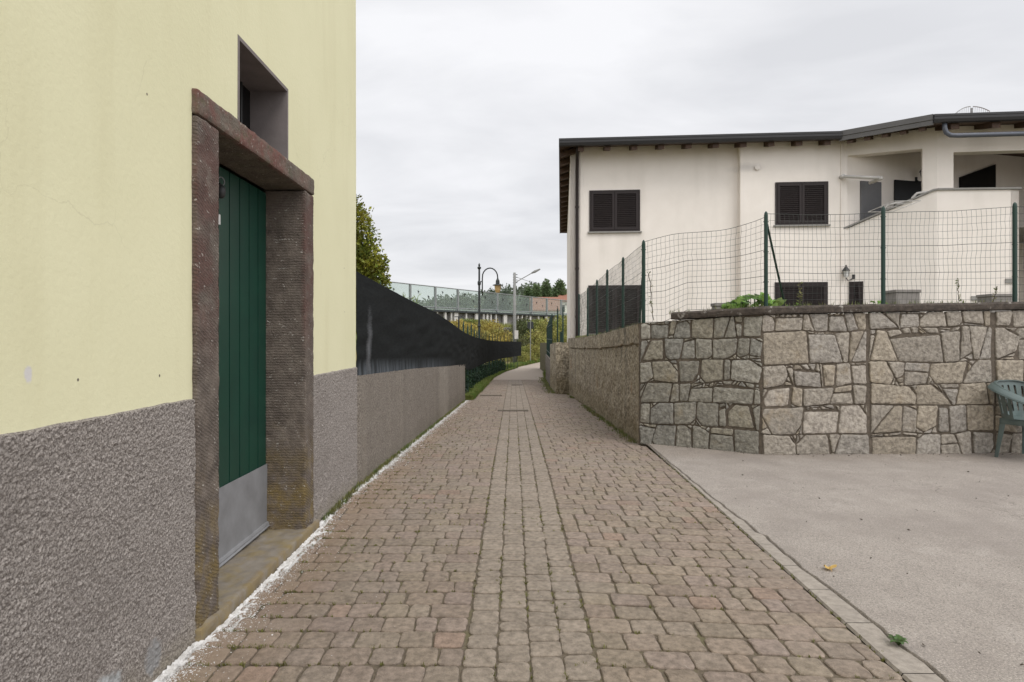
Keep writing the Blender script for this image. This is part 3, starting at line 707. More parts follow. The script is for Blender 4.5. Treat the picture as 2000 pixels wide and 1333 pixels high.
# ------------------------------------------------------------------ stone wall on the right
WA, WB_, WC = Vector((1.517, 7.47)), Vector((2.73, 6.74)), Vector((9.5, 6.86))
sw = thing('stone_wall', 'retaining wall of irregular split stones in panels beside the asphalt yard', 'wall', (2.73, 6.8, 0))
def wallmap(px):     # photo column -> plan point on the wall face
    a, d = (WA, WB_-WA) if px < 1487 else (WB_, WC-WB_)
    p = on(px, 600, a, d); return Vector((p.x, p.y))
TP = [(1247,1.46),(1312,1.50),(1488,1.545),(1700,1.57),(2000,1.60),(2400,1.60)]
def zt(px): return interp(TP, px)
zoomA = lambda q: 1060+q/3.704
zoomB = lambda q: 1500+q/3.702
panels = []
FR = [0,.148,.32,.49,.645,.82,1.0]
R1 = [[700,(782,780),(915,900),(975,935),(1065,1078),(1240,1235),(1400,1405),(1450,1445),(1604,1590)],
      [700,(775,712),(880,892),(1010,985),(1095,1105),(1235,1225),(1410,1412),(1495,1505),(1594,1580)],
      [700,(790,797),(975,982),(1140,1128),(1310,1300),(1370,1368),(1582,1574)],
      [700,(930,918),(1065,1065),(1225,1215),(1530,1510),(1574,1570)],
      [700,(775,768),(960,945),(1110,1105),(1262,1262),(1320,1328),(1500,1545),(1570,1566)],
      [700,(810,785),(975,960),(1080,1075),(1215,1200),(1375,1380),(1566,1560)]]
R2 = [[-44,(62,45),(252,245),(450,440),(550,555),(716,710)],
      [-35,(282,295),(475,560),(600,578),(716,714)],
      [-38,(115,178),(190,180),(370,378),(400,388),(590,612),(714,716)],
      [-40,(165,162),(262,262),(470,450),(620,610),(716,712)],
      [-42,(262,240),(515,517),(720,720)],
      [-34,(210,208),(445,465),(545,480),(730,732)]]
F2 = [0,.125,.36,.52,.655,.85,1.0]
R3 = [[728,(810,945),(950,948),(1105,1100),(1280,1280),(1415,1418),(1540,1560),(1612,1616)],
      [732,(772,742),(870,945),(1225,1280),(1400,1395),(1450,1500),(1590,1512),(1624,1624)],
      [734,(860,960),(990,975),(1175,1165),(1455,1400),(1625,1622)],
      [738,(1075,1078),(1245,1340),(1400,1360),(1590,1592),(1636,1636)],
      [740,(915,755),(975,975),(1080,1075),(1240,1235),(1440,1440),(1636,1638)],
      [744,(1080,1080),(1245,1240),(1345,1400),(1480,1485),(1638,1640)]]
F3 = [0,.115,.35,.505,.65,.845,1.0]
def rowsquads(zoom, rows, fr):
    qs = []
    for r, row in enumerate(rows):
        cs = [(q, q) if not isinstance(q, tuple) else q for q in row]
        cs = [cs[0]]+[(a_+random.uniform(-11,11), b_+random.uniform(-11,11)) for a_, b_ in cs[1:-1]]+[cs[-1]]
        for a, b in zip(cs, cs[1:]): qs.append((zoom(a[0]), zoom(b[0]), zoom(b[1]), zoom(a[1]), fr[r], fr[r+1]))
    return qs
random.seed(21)
quads = rowsquads(zoomA, R1, FR)+rowsquads(zoomB, R2, F2)+rowsquads(zoomB, R3, F3)
x0 = 1945.
while x0 < 2390:
    for r in range(6):
        a = x0
        while a < x0+200:
            b = a+random.uniform(30, 75)
            if b > x0+175: b = x0+200
            sl = random.uniform(-10, 10) if b < x0+199 else 0
            quads.append((a, b-4 if b > x0+199 else b+sl, b-4 if b > x0+199 else b-sl, a, F3[r], F3[r+1])); a = b
    x0 += 204
def area(p): return abs(sum(p[i][0]*p[(i+1)%len(p)][1]-p[(i+1)%len(p)][0]*p[i][1] for i in range(len(p))))/2
def cut(poly, p, d):       # split a polygon by the line through p along d
    A, B = [], []; n_ = Vector((-d[1], d[0]))
    for i in range(len(poly)):
        a, b = Vector(poly[i]), Vector(poly[(i+1)%len(poly)]); sa, sb = (a-Vector(p)).dot(n_), (b-Vector(p)).dot(n_)
        (A if sa >= 0 else B).append(tuple(a))
        if sa*sb < 0:
            q = a+(b-a)*(sa/(sa-sb)); A.append(tuple(q)); B.append(tuple(q))
    return [x for x in (A, B) if len(x) > 2 and area(x) > .00025]
def shrink(poly, d):
    n_ = len(poly); 
    if sum(poly[i][0]*poly[(i+1)%n_][1]-poly[(i+1)%n_][0]*poly[i][1] for i in range(n_)) < 0: poly = poly[::-1]
    ls = []
    for i in range(n_):
        a, b = Vector(poly[i]), Vector(poly[(i+1)%n_]); t = (b-a)
        if t.length < 1e-5: continue
        t.normalize(); ls.append((a+Vector((-t.y, t.x))*d, t))
    out_ = []
    for i in range(len(ls)):
        (p, t), (q, s_) = ls[i-1], ls[i]; den = t.x*s_.y-t.y*s_.x
        if abs(den) < 1e-3: out_.append(q); continue
        k = ((q-p).x*s_.y-(q-p).y*s_.x)/den; out_.append(p+t*k)
    return out_
m = MB()
def put_stone(poly, U, tint):        # poly in wall uv (metres along, height)
    A0 = area(poly)
    gp = random.uniform(.0028, .006)
    poly = [(q[0]+.03*fn(q[0], q[1], 21, 7), q[1]+(.022*fn(q[0], q[1], 33, 6)+.045*fn(q[0], q[1]*1.2, 47, 2.3))*min(1, max(0, (1.55-q[1])*12), max(0, q[1]*12))) for q in poly]
    p = shrink(poly, gp)
    if len(p) < 3 or area(p) < .0002: return
    if area(p) > A0 or area(p) < A0*.3:
        c_ = Vector((sum(t[0] for t in poly)/len(poly), sum(t[1] for t in poly)/len(poly))); p = [c_+(Vector(t)-c_)*.86 for t in poly]
    # round the corners and roughen the edges
    pts = []
    n_ = len(p)
    for i in range(n_):
        a, b = p[i], p[(i+1)%n_]; l_ = (b-a).length; r_ = min(.014, l_*.25)
        t = (b-a).normalized() if l_ > 0 else Vector((1,0)); nn_ = Vector((-t.y, t.x))
        ks = max(2, int(l_/.035))
        for k in range(ks+1):
            q = a+t*(r_+(l_-2*r_)*k/ks); q = q+nn_*(.006*fn(q.x, q.y, 3, 22)+.0022*random.uniform(-1,1)+.002); pts.append(q)
    c = sum(pts, Vector((0,0)))/len(pts)
    f = random.uniform(-.004, .009); big = min(1, A0/.02)
    tilt = (random.uniform(-.03,.03), random.uniform(-.03,.03))
    rings = []
    for ins, dep in ((0, -.03), (.001, f-.010), (.006, f-.002), (.022*big+.004, f+.002)):
        ring = []
        for q in pts:
            v = c-q; 
            if v.length > ins: qq = q+v.normalized()*ins
            else: qq = c
            dd = dep+(tilt[0]*(qq.x-c.x)+tilt[1]*(qq.y-c.y))+(.004*fbm(qq.x, qq.y, 1, 12, 3) if dep > -.02 else 0)
            ring.append(U(qq.x, qq.y, dd))
        rings.append(m.add(ring))
    n_ = len(pts)
    for a, b in zip(rings, rings[1:]):
        for k in range(n_): m.face((a+k, a+(k+1)%n_, b+(k+1)%n_, b+k), tint)
    # inner face: concentric rings with relief
    prev = rings[-1]
    for sc_ in (.66, .33):
        ring = []
        for q in pts:
            qq = c+(q-c)*sc_*.93; ring.append(U(qq.x, qq.y, f+.003+tilt[0]*(qq.x-c.x)+tilt[1]*(qq.y-c.y)+.009*big*fbm(qq.x, qq.y, 1, 9, 4)))
        r_ = m.add(ring)
        for k in range(n_): m.face((prev+k, prev+(k+1)%n_, r_+(k+1)%n_, r_+k), tint)
        prev = r_
    ci = m.add([U(c.x, c.y, f+.003+.009*big*fbm(c.x, c.y, 1, 9, 4))])
    for k in range(n_): m.face((prev+k, prev+(k+1)%n_, ci), tint)
def faceU(a, d):
    d = d.normalized(); n_ = Vector((d.y, -d.x))          # outwards, to the camera
    return lambda u, z, o: (a.x+d.x*u+n_.x*o, a.y+d.y*u+n_.y*o, z)
for q in quads:
    seg1 = (q[0]+q[1])/2 < 1487
    a, d = (WA, WB_-WA) if seg1 else (WB_, WC-WB_); U = faceU(a, d); dn = d.normalized()
    def uz(px, fr_):
        w_ = wallmap(px); T = zt(px); return ((w_-a).dot(dn), lerp(T, -.01, fr_))
    poly = [uz(q[3], q[5]), uz(q[2], q[5]), uz(q[1], q[4]), uz(q[0], q[4])]
    parts = [poly]; A_ = area(poly); r = random.random(); H = poly[2][1]-poly[1][1]; Wd = poly[1][0]-poly[0][0]
    fin = []
    for pl in parts:
        if A_ > .012 and r < (.13 if seg1 else .33):     # a thin course of pinning stones above
            h_ = random.uniform(.12, .22)*H; y_ = poly[3][1]-h_; cc = cut(pl, (0, y_), (1, random.uniform(-.06,.06)))
            for pc in cc:
                if sum(p_[1] for p_ in pc)/len(pc) > y_:
                    rem = pc; xx = poly[0][0]
                    for k in range(1, 30):
                        xx += random.choice((.025,.04,.06,.09,.12))*random.uniform(.7,1.2)
                        if xx > poly[1][0]-.015: break
                        cs = cut(rem, (xx, y_), (random.uniform(-.9,.9), 1))
                        if len(cs) == 2:
                            cs.sort(key=lambda z_: sum(p_[0] for p_ in z_)/len(z_)); rem = cs[1]; o_ = cs[0]
                            if area(o_) > .0018 and random.random() < .5: fin += cut(o_, (sum(t[0] for t in o_)/len(o_), sum(t[1] for t in o_)/len(o_)), (1, random.uniform(-.6,.6)))
                            else: fin.append(o_)
                    fin.append(rem)
                else: fin.append(pc)
        elif A_ > .010 and r < .72:     # one or two knocked-off corners filled with a chip
            cur = pl
            for _ in range(random.choice((1,1,2))):
                k = random.randrange(len(cur)); p_ = Vector(cur[k]); cc_ = Vector((sum(t[0] for t in cur)/len(cur), sum(t[1] for t in cur)/len(cur)))
                at = p_+(cc_-p_)*random.uniform(.22, .42); dd = (cc_-p_); dd = (-dd.y*random.uniform(.6,1.6), dd.x)
                cs = cut(cur, at, dd)
                if len(cs) == 2:
                    cs.sort(key=area); sm = cs[0]; cur = cs[1]
                    if area(sm) > .0035:
                        c2 = cut(sm, (sum(t[0] for t in sm)/len(sm), sum(t[1] for t in sm)/len(sm)), (random.uniform(-1,1), random.uniform(-1,1))); fin += c2
                    else: fin.append(sm)
            fin.append(cur)
        elif A_ > .035: fin += cut(pl, (poly[0][0]+Wd*random.uniform(.35,.65), poly[0][1]+H*.5), (random.uniform(-.4,.4), 1)) if not random.random() < .55 else [pl]
        else: fin.append(pl)
    for pc in fin:
        v = random.uniform(.84, 1.10); kx = random.random()
        if seg1: v *= .93; t_ = (v*.88, v*.91, v*.88)
        else: t_ = (v*.97, v*.95, v*.915)
        if area(pc) < .0025: t_ = tuple(q_*1.14 for q_ in t_)
        if kx < .2: t_ = (t_[0]*.97, t_[1]*.99, t_[2]*1.03)
        elif kx < .42: t_ = (t_[0]*1.03, t_[1]*1.0, t_[2]*.94)
        elif kx > .93: t_ = (t_[0]*1.18, t_[1]*1.18, t_[2]*1.2)
        put_stone(pc, U, t_)
m.build('stonework', MT['stone'], sw)
m = MB()     # mortar core behind the stones
for a, b, pa, pb in ((WA, WB_, 1247, 1487), (WB_, WC, 1487, 2400)):
    d = (b-a).normalized(); n_ = Vector((d.y, -d.x)); U = faceU(a, b-a); Lw = (b-a).length
    m.grid(lambda u, v: U(Lw*u, lerp(-.1, lerp(zt(pa), zt(pb), u)+.002, v), -.012+.006*fbm(Lw*u, v*1.5, 2, 14, 3)), int(Lw/.03), 50)
    m.hexa([U(0,-.1,-.3),U(Lw,-.1,-.3),U(Lw,-.1,-.02),U(0,-.1,-.02),U(0,zt(pa)-.005,-.3),U(Lw,zt(pb)-.005,-.3),U(Lw,zt(pb)-.005,-.02),U(0,zt(pa)-.005,-.02)])
m.build('mortar_core', MT['mortar'], sw)
m = MB()     # coping
cpx = [1312+i*(2400-1312)/220 for i in range(221)]
rings = []
for px in cpx:
    w2 = wallmap(px); d = ((WB_-WA) if px < 1487 else (WC-WB_)).normalized(); n_ = Vector((d.y, -d.x)); z0 = zt(px)
    prof = [(-.30, 0), (.03, 0), (.036, .02), (.038, .06), (.02, .083), (-.30, .09)]
    rings.append(m.add([(w2.x+n_.x*o+.0*z, w2.y+n_.y*(o+.006*fbm(px*.02, z*20, 0, 2.5, 3)), z0+z+.003+(.006*fbm(px*.02, o*9, 3, 2.5, 3) if z > .01 else 0)) for o, z in prof]))
for a, b in zip(rings, rings[1:]):
    for k in range(6): m.face((a+k, b+k, b+(k+1)%6, a+(k+1)%6))
m.face([rings[0]+k for k in range(6)])
m.build('coping', MT['coping'], sw)

# ------------------------------------------------------------------ concrete walls along the right of the lane
CT = [(7.5,1.46),(9,1.40),(11,1.33),(13,1.29),(16.1,1.255)]
def cwface(x_of, y0, y1, top, base, nu, nv, rough=.02, lip=True, seed=0):
    def f(u, v):
        y = lerp(y0, y1, u); t_ = top(y); z = lerp(base(y), t_, v)
        d = rough*fbm(y, z, seed, 3.5, 5)*.5
        if lip and z > t_-.24+.02*fn(y, 0, seed, 4): d += .022
        elif lip and z > t_-.26+.03*fn(y, 0, seed, 4): d -= .02
        return (x_of(y)-d, y, z)
    m.grid(f, nu, nv, flip=True)
    m.grid(lambda u, v: (lerp(x_of(lerp(y0,y1,u))-(.022 if lip else 0), x_of(lerp(y0,y1,u))+.25, v), lerp(y0,y1,u), top(lerp(y0,y1,u))+(.008*fbm(lerp(y0,y1,u), v, 9, 6, 3) if v > 0 else 0)), nu, 3, flip=True)
m = MB()
cwface(lambda y: interp(RE, max(y, 7.5)), 7.48, 16.1, lambda y: interp(CT, y), lambda y: zg(y)-.05, 420, 90, .05)
m.grid(lambda u, v: (lerp(interp(RE,16)+0, interp(RE,16)+.25, u), 16.1, lerp(-.4, 1.255, v)), 4, 8, flip=True)
m.box(1.62, 1.80, 7.6, 16.05, -.3, 1.2)
tag(m.build('concrete_wall', MT['conc']), 'weathered concrete retaining wall with ragged top band between the lane and the cream house', 'wall')
m = MB()     # crumbling pier just beyond it
def pier(u, v):
    a = u*3
    if a < 1: x, y = lerp(1.75, 1.13, a), 16.35
    elif a < 2: x, y = 1.13+.03*(a-1), lerp(16.35, 19.5, a-1)
    else: x, y = lerp(1.16, 1.75, a-2), 19.5
    z = lerp(zg(y)-.05, 1.15-(y-16.35)*.03, v)
    k = .035*fbm(x*2, y, z, 4, 5)*(1 if .02 < u < .65 else .2)*(1-v*.3)
    return (x+(k if a >= .9 else 0), y+(k if a < 1 else 0), z)
m.grid(pier, 150, 60); m.poly([(1.13,16.35,1.15),(1.75,16.35,1.15),(1.75,19.5,1.055),(1.16,19.5,1.055)])
m.v = m.v
tag(m.build('wall_pier', MT['conc']), 'crumbling concrete pier jutting into the lane beyond the long concrete wall', 'wall')
m = MB()
cwface(lambda y: lerp(1.17, 1.46, (y-19.5)/8.5), 19.52, 28, lambda y: lerp(.55, .50, (y-19.5)/8.5), lambda y: zg(y)-.05, 120, 30, .05, lip=False, seed=7)
m.poly([(1.46,28,-.7),(1.8,28,-.7),(1.8,28,.5),(1.46,28,.5)]); m.box(1.46,1.78,19.6,27.9,-.7,.45)
tag(m.build('lane_wall', MT['low']), 'lower grey wall with dark fence farther down the right side of the lane', 'wall')

# terrace behind the walls
m = MB()
m.poly([(1.62,7.6,1.16),(2.8,7.0,1.16),(22,7.1,1.16),(22,40,1.16),(1.72,40,.9),(1.72,16.3,1.1)]); m.poly([(1.72,16.1,1.1),(1.72,40,.9),(1.72,40,-1),(1.72,16.1,-1)])
tag(m.build('garden', MT['soil']), kind='structure')

# ------------------------------------------------------------------ wire fences
wfence = thing('wire_fence', 'green wire mesh fence standing on the stone wall coping', 'fence', (2.83, 6.93, 1.6))
def fpost(par, x, y, z0, z1, r=.021):
    m = MB()
    m.tube([(x,y,z0),(x,y,z1-.05),(x,y,z1-.02),(x,y,z1)], [r,r,r*.8,r*.15], 8)
    for k in range(4):
        z = lerp(z0+.1, z1-.12, k/3); m.tube([(x-r*1.3,y,z),(x+r*1.3,y,z)], .006, 6)
    return m.build('post', MT['post'], par)
FP = [(1257,469,7.56,1.45),(1496,413,6.95,1.6),(1725,403,6.93,1.62),(1982,395,6.95,1.64),(2240,390,6.97,1.65)]
posts = []
for px, py, Y, zb in FP:
    p = P(px, py, Y); posts.append((p.x, p.y, p.z)); fpost(wfence, p.x, p.y, zb-.12, p.z, .023)
def meshpanel(m, A, B, topz, botz, seed, sag=.03, cell=.052, rc=.077, r=.0017, lean=0):
    L_ = (Vector(B[:2])-Vector(A[:2])).length; n_ = int(L_/cell); hN = 14
    def pt(u, k):
        zt_ = topz(u); zb = botz(u); v = k/hN; z = lerp(zb, zt_, v)
        x = lerp(A[0], B[0], u)+.010*fn(u*L_, k*.3, seed, 2.2)*(1 if 0 < u < 1 else 0)+.006*fn(u*L_*3, k, seed+3, 2)
        y = lerp(A[1], B[1], u)+(.03*fn(u*L_, v*2, seed, 1.5)+.02*math.sin(u*math.pi))*math.sin(math.pi*u)
        return Vector((x, y, z+.006*fn(u*L_, k, seed+9, 3)))
    for a in range(n_+1): m.tube([pt(a/n_, k) for k in range(hN+1)], r, 3, cap=False)
    for k in range(hN+1):
        rr_ = r*1.9 if k in (0, 5, 9, hN) else r
        m.tube([pt(a/n_, k) for a in range(n_+1)], rr_, 3, cap=False)
for i in range(len(posts)-1):
    m = MB(); A, B = posts[i], posts[i+1]
    ta = (2.47, 2.62, 2.745, 2.79, 2.83)[i]; tb = (2.47, 2.62, 2.745, 2.79, 2.83)[i+1]
    if i == 0: topz = lambda u: lerp(2.465, 2.655, u)-.06*math.sin(math.pi*u)*0+.035*math.sin(math.pi*2*u)-.02*math.sin(math.pi*u)
    else: topz = lambda u, a=(2.69,2.70,2.77)[i-1], b=(2.70,2.77,2.8)[i-1]: lerp(a, b, u)-.012*math.sin(math.pi*u)
    botz = (lambda u: lerp(1.48, 1.62, min(1, max(0, (u-.18)*5)))) if i == 0 else (lambda u: 1.645)
    meshpanel(m, A, B, topz, botz, i*5.1); m.build('wire_mesh', MT['wire'], wfence)
def brace(par, a, b, r=.011):
    m = MB(); m.tube([a, b], r, 6); m.build('brace', MT['post'], par)
brace(wfence, (posts[1][0]+.02, posts[1][1]+.02, 2.58), (posts[1][0]+.56, posts[1][1]+.75, 1.62), .013)
brace(wfence, (posts[0][0], posts[0][1]+.02, 2.12), (posts[0][0]+.06, posts[0][1]+.6, 1.3), .015)
wf2 = thing('wire_fence', 'green wire mesh fence running along the weathered concrete wall beside the lane', 'fence', (1.6, 9, 1.4))
SP = [(1217,502,9.0),(1186,526,10.5),(1166,546,11.8),(1148,562,13.2),(1131,574,15.0)]
sp = [posts[0]]
for px, py, Y in SP:
    p = P(px, py, Y); sp.append((p.x, p.y, p.z)); fpost(wf2, p.x, p.y, interp(CT, Y)-.1, p.z, .021)
for i in range(len(sp)-1):
    m = MB(); A, B = sp[i], sp[i+1]
    meshpanel(m, A, B, lambda u: lerp(A[2], B[2], u)-.05, lambda u: interp(CT, lerp(A[1], B[1], u))+.03, 40+i*3.3, r=.0016); m.build('wire_mesh', MT['wire'], wf2)
wf3 = thing('slat_fence', 'dark green narrow bar fence on the lower wall farther down the lane', 'fence', (1.5, 22, .5))
for k in range(15):
    y = 19.8+k*.58; x = lerp(1.23, 1.52, (y-19.5)/8.5); m = MB(); m.tube([(x,y,.48),(x,y,2.0-.02*k),(x,y,2.06-.02*k)], [.02,.02,.003], 6); m.build('bar', MT['post'], wf3)
for z in (.7, 1.2, 1.7):
    m = MB(); m.tube([(1.23,19.6,z),(1.5,27.8,z)], .014, 6); m.build('rail', MT['post'], wf3)
for px, py, Y in ((1089, 603, 19.3), (1099.5, 600, 17.6)):
    p = P(px, py, Y); m = MB(); m.tube([(p.x,p.y,1.0),(p.x,p.y,p.z)], .024, 6); m.build('post', MT['post'], wf3)
m = MB()
for k in range(14):
    y = 16.5+k*.2; m.tube([(1.32+.01*k, y, 1.1),(1.32+.01*k, y, 1.45)], .008, 4)
m.tube([(1.32,16.5,1.42),(1.46,19.2,1.42)], .01, 5); m.build('rail', MT['post'], wf3)

# ------------------------------------------------------------------ cream house
HA, HD = Vector((1.72, 18.6)), Vector((1, -.08)).normalized()
HN = Vector((HD.y, -HD.x)).normalized()
if HN.y > 0: HN = -HN
HB = HA+HN*.25
hs = thing('cream_house', 'two-storey cream rendered house with dark brown shutters and a corner porch behind the wire fence', 'house', (1.72, 18.6, 1.1))
pA = lambda px, py: on(px, py, HA, HD)
pB = lambda px, py: on(px, py, HB, HD)
E_, C_ = Vector((9.63, 17.72)), Vector((11.51, 16.70)); ED = (C_-E_).normalized(); EN = Vector((ED.y, -ED.x))
RD = Vector((1, -.1)).normalized(); RN = Vector((RD.y, -RD.x))
ZE = 7.04
SLP = .27
def uof(p, o, d): return (Vector((p.x, p.y))-o).dot(d)
m = MB()
uA1 = uof(pA(1444, 400), HA, HD); m.obox(HA, HD, HN, 0, uA1+.3, -1, ZE-.02, -.3, 0)
uB0 = uof(pB(1446, 400), HB, HD); uB1 = (E_-HB).dot(HD); m.obox(HB, HD, HN, uB0, uB1, -1, ZE-.022, -.55, 0)
SD = Vector((-HD.y, HD.x)); 
m.obox(HA, SD, Vector((-HD.x, -HD.y)), 0, 14.3, -1, ZE-.02, -.3, 0)
# porch back wall and side
m.obox(E_+Vector((0,.02)), Vector((1,.25)).normalized(), Vector((.25,-1)).normalized(), -.2, 9, -1, ZE-.03, -.3, -.01)
m.build('wall', MT['house'], hs)
def quadwall(mb, o, d, nrm, poly, t=.22):     # poly in (u, z), extruded inwards
    F = [(o.x+d.x*u, o.y+d.y*u, z) for u, z in poly]; B = [(x-nrm.x*t, y-nrm.y*t, z) for x, y, z in F]
    mb.poly(F); mb.poly(B[::-1])
    for i in range(len(F)):
        j = (i+1)%len(F); mb.poly([F[i], B[i], B[j], F[j]])
lenE = (C_-E_).length
m = MB()
quadwall(m, E_, ED, EN, [(0,-1),(lenE,-1),(lenE,5.27),(lenE-.1,5.25),(0,4.42)])
uR = uof(on(1990, 400, C_, RD), C_, RD)
quadwall(m, C_, RD, RN, [(0,-1),(uR,-1),(uR,5.25),(0,5.27)])
RS = Vector((-RD.y, RD.x)); RS2 = C_+RD*uR
m.obox(RS2, RS, Vector((RD.x, RD.y)), 0, 1.6, -1, 5.25, -.2, 0)
m.build('parapet', MT['house'], hs)
m = MB()     # stone cap on the parapet
def capseg(p, q, z0, z1, nn_, t=.05):
    a, b = Vector((*p, z0)), Vector((*q, z1)); n3 = Vector((nn_.x, nn_.y, 0))
    m.hexa([a+n3*.05, b+n3*.05, b-n3*.27, a-n3*.27, a+n3*.05+Vector((0,0,t)), b+n3*.05+Vector((0,0,t)), b-n3*.27+Vector((0,0,t)), a-n3*.27+Vector((0,0,t))])
capseg(E_-ED*.12, C_-ED*.1, 4.39, 5.26, EN); capseg(C_-ED*.1, C_+RD*.02, 5.262, 5.275, EN); capseg(C_+RD*.0, C_+RD*(uR+.04), 5.278, 5.256, RN)
m.build('parapet_cap', MT['slab'], hs)
m = MB()     # beams and corner column
quadwall(m, E_, ED, EN, [(.0,6.52),(lenE-.33,6.46),(lenE-.33,5.2),(lenE,5.26),(lenE,7.0),(0,7.0)], .3)
quadwall(m, C_, RD, RN, [(0,5.27),(.42,5.27),(.42,6.30),(7,6.32),(7,7.0),(0,7.0)], .3)
m.build('porch_frame', MT['house'], hs)
m = MB(); pc = [E_, C_-ED*.0, C_+RD*7, C_+RD*7+Vector((0,5.0)), E_+Vector((0,.3))]
m.poly([(p.x, p.y-.0+.02, 6.96) for p in pc][::-1]); m.build('porch_ceiling', MT['wood'], hs)
m = MB(); m.obox(C_+RD*5.2, RS, Vector((RD.x, RD.y)), 0, 4, -1, 6.95, -.2, 0); m.build('porch_sky_blocker', MT['house'], hs)  # added out of view at the right end to block sky from the porch
m = MB(); m.poly([(p.x, p.y+.1, 4.25) for p in pc]); m.build('porch_floor', MT['slab'], hs)
# roof
G0 = Vector((1.346, 17.95)); G1 = Vector((9.18, 17.3)); G2 = Vector((10.88, 16.0)); G3 = Vector((20, 15.1)); G4 = Vector((20, 33)); G5 = Vector((2.5, 33))
fp = [G0, G1, G2, G3, G4, G5]
m = MB()
R_ = [(7, 25, 8.9), (15, 25, 8.9)]
def hip(z, dz):
    r0, r1 = [(x, y, zz+dz) for x, y, zz in R_]; e_ = [(p.x, p.y, z) for p in fp]
    m.poly([e_[0], e_[1], r1, r0]); m.poly([e_[1], e_[2], r1]); m.poly([e_[2], e_[3], r1]); m.poly([e_[3], e_[4], r1]); m.poly([e_[4], e_[5], r0, r1]); m.poly([e_[5], e_[0], r0])
hip(6.86, -.16)
m.build('soffit', MT['wood'], hs)
m = MB()
hip(7.03, .01)
m.build('roof', MT['tile'], hs)
m = MB()
def sweep(a, b, prof, mb=None):
    d = (b-a).normalized(); n_ = Vector((d.y, -d.x)); i = (mb or m).add([(p.x+n_.x*o, p.y+n_.y*o, z) for p in (a, b) for o, z in prof]); k = len(prof)
    for t in range(k): (mb or m).face((i+t, i+(t+1)%k, i+k+(t+1)%k, i+k+t))
    (mb or m).face([i+t for t in range(k)][::-1]); (mb or m).face([i+k+t for t in range(k)])
gp_ = [(0,6.86),(.06,6.83),(.12,6.85),(.145,6.92),(.145,6.985),(.155,6.99),(.155,7.045),(.0,7.06)]
sweep(G0-Vector((.02,0)), G1, gp_); sweep(G2, G3, gp_)
sweep(G5, G0, [(0,6.83),(.02,6.83),(.02,7.05),(0,7.05)])
m.build('gutter', MT['gutter'], hs)
m = MB(); vg = [(0,6.80),(.05,6.80),(.055,6.915),(.075,6.93),(.075,6.945),(.055,6.95),(.06,7.075),(0,7.075)]
sweep(G1, G2+(G2-G1).normalized()*.05, vg); m.build('verge_flashing', MT['flash'], hs)
def rafter(p, d, nn_, w_, h_, ln, z=6.85):
    m = MB(); Q = lambda u, n_, zz: (p.x+d.x*u+nn_.x*n_, p.y+d.y*u+nn_.y*n_, zz-SLP*n_*1.0)
    m.hexa([Q(-w_,-ln,z-h_),Q(w_,-ln,z-h_),Q(w_,-.03,z-h_),Q(-w_,-.03,z-h_),Q(-w_,-ln,z-.005),Q(w_,-ln,z-.005),Q(w_,-.03,z-.005),Q(-w_,-.03,z-.005)]); m.build('rafter', MT['wood'], hs)
d = (G1-G0).normalized(); nn_ = Vector((d.y, -d.x))
for k in range(10): rafter(G0+d*(.62+k*.77), d, nn_, .085, .14, .75)
d = (G3-G2).normalized(); nn_ = Vector((d.y, -d.x))
for k in range(7): rafter(G2+d*(.6+k*1.0), d, nn_, .10, .16, .75)
d = (G2-G1).normalized(); nn_ = Vector((d.y, -d.x))
for k in range(5): rafter(G1+d*(.25+.42*k), d, nn_, .07, .13, .75, 6.83)
d = (G5-G0).normalized(); nn_ = Vector((-d.y, d.x))
for k in range(16): rafter(G0+d*(.6+.9*k), d, nn_, .08, .15, .5)
# shutters
def shutter(o, d, nrm, p0, p1, leaves=2, part='shutter', slope=None):
    u0, u1 = uof(p0, o, d), uof(p1, o, d); z1, z0 = (p0.z+0), p1.z
    if slope is not None: pass
    t = .05; m = MB()
    for a, b, c_, e_ in ((u0,u1,z1-t,z1),(u0,u1,z0,z0+t),(u0,u0+t,z0+t,z1-t),(u1-t,u1,z0+t,z1-t)): m.obox(o, d, nrm, a, b, c_, e_, -.01, .035)
    m.obox(o, d, nrm, u0+t, u1-t, z0+t, z1-t, -.01, .004)
    fr_ = m.build(part, MT['brown'], hs)
    wd = (u1-u0-2*t)/leaves
    for k in range(leaves):
        m = MB(); a, b = u0+t+k*wd+.006, u0+t+(k+1)*wd-.006; s_ = .065
        for q in ((a,b,z1-t-s_,z1-t-.005),(a,b,z0+t+.005,z0+t+s_),(a,a+s_,z0+t+s_,z1-t-s_),(b-s_,b,z0+t+s_,z1-t-s_)): m.obox(o, d, nrm, *q, .006, .045)
        ns = max(4, int((z1-z0-2*t-2*s_)/.055))
        for i in range(ns):
            z = lerp(z0+t+s_, z1-t-s_, (i+.5)/ns)
            Q = lambda u, n_, zz: (o.x+d.x*u+nrm.x*n_, o.y+d.y*u+nrm.y*n_, zz)
            m.hexa([Q(a+s_,.008,z-.002),Q(b-s_,.008,z-.002),Q(b-s_,.038,z-.022),Q(a+s_,.038,z-.022),Q(a+s_,.008,z+.008),Q(b-s_,.008,z+.008),Q(b-s_,.038,z-.012),Q(a+s_,.038,z-.012)])
        m.build('leaf', MT['brown'], fr_)
    m = MB(); m.obox(o, d, nrm, u0-.05, u1+.05, z0-.045, z0-.003, -.01, .07); m.build('sill', MT['slab'], fr_)
    return fr_
shutter(HA, HD, HN, pA(1151,373), pA(1250,452))
shutter(HA, HD, HN, pA(1149,558), pA(1252,652))
shutter(HB, HD, HN, pB(1514,357), pB(1617,439))
shutter(HB, HD, HN, pB(1513,552), pB(1616,640))
pE = lambda px, py: on(px, py, E_, ED)
shutter(E_, ED, EN, pE(1658,551), pE(1686,640), leaves=1)
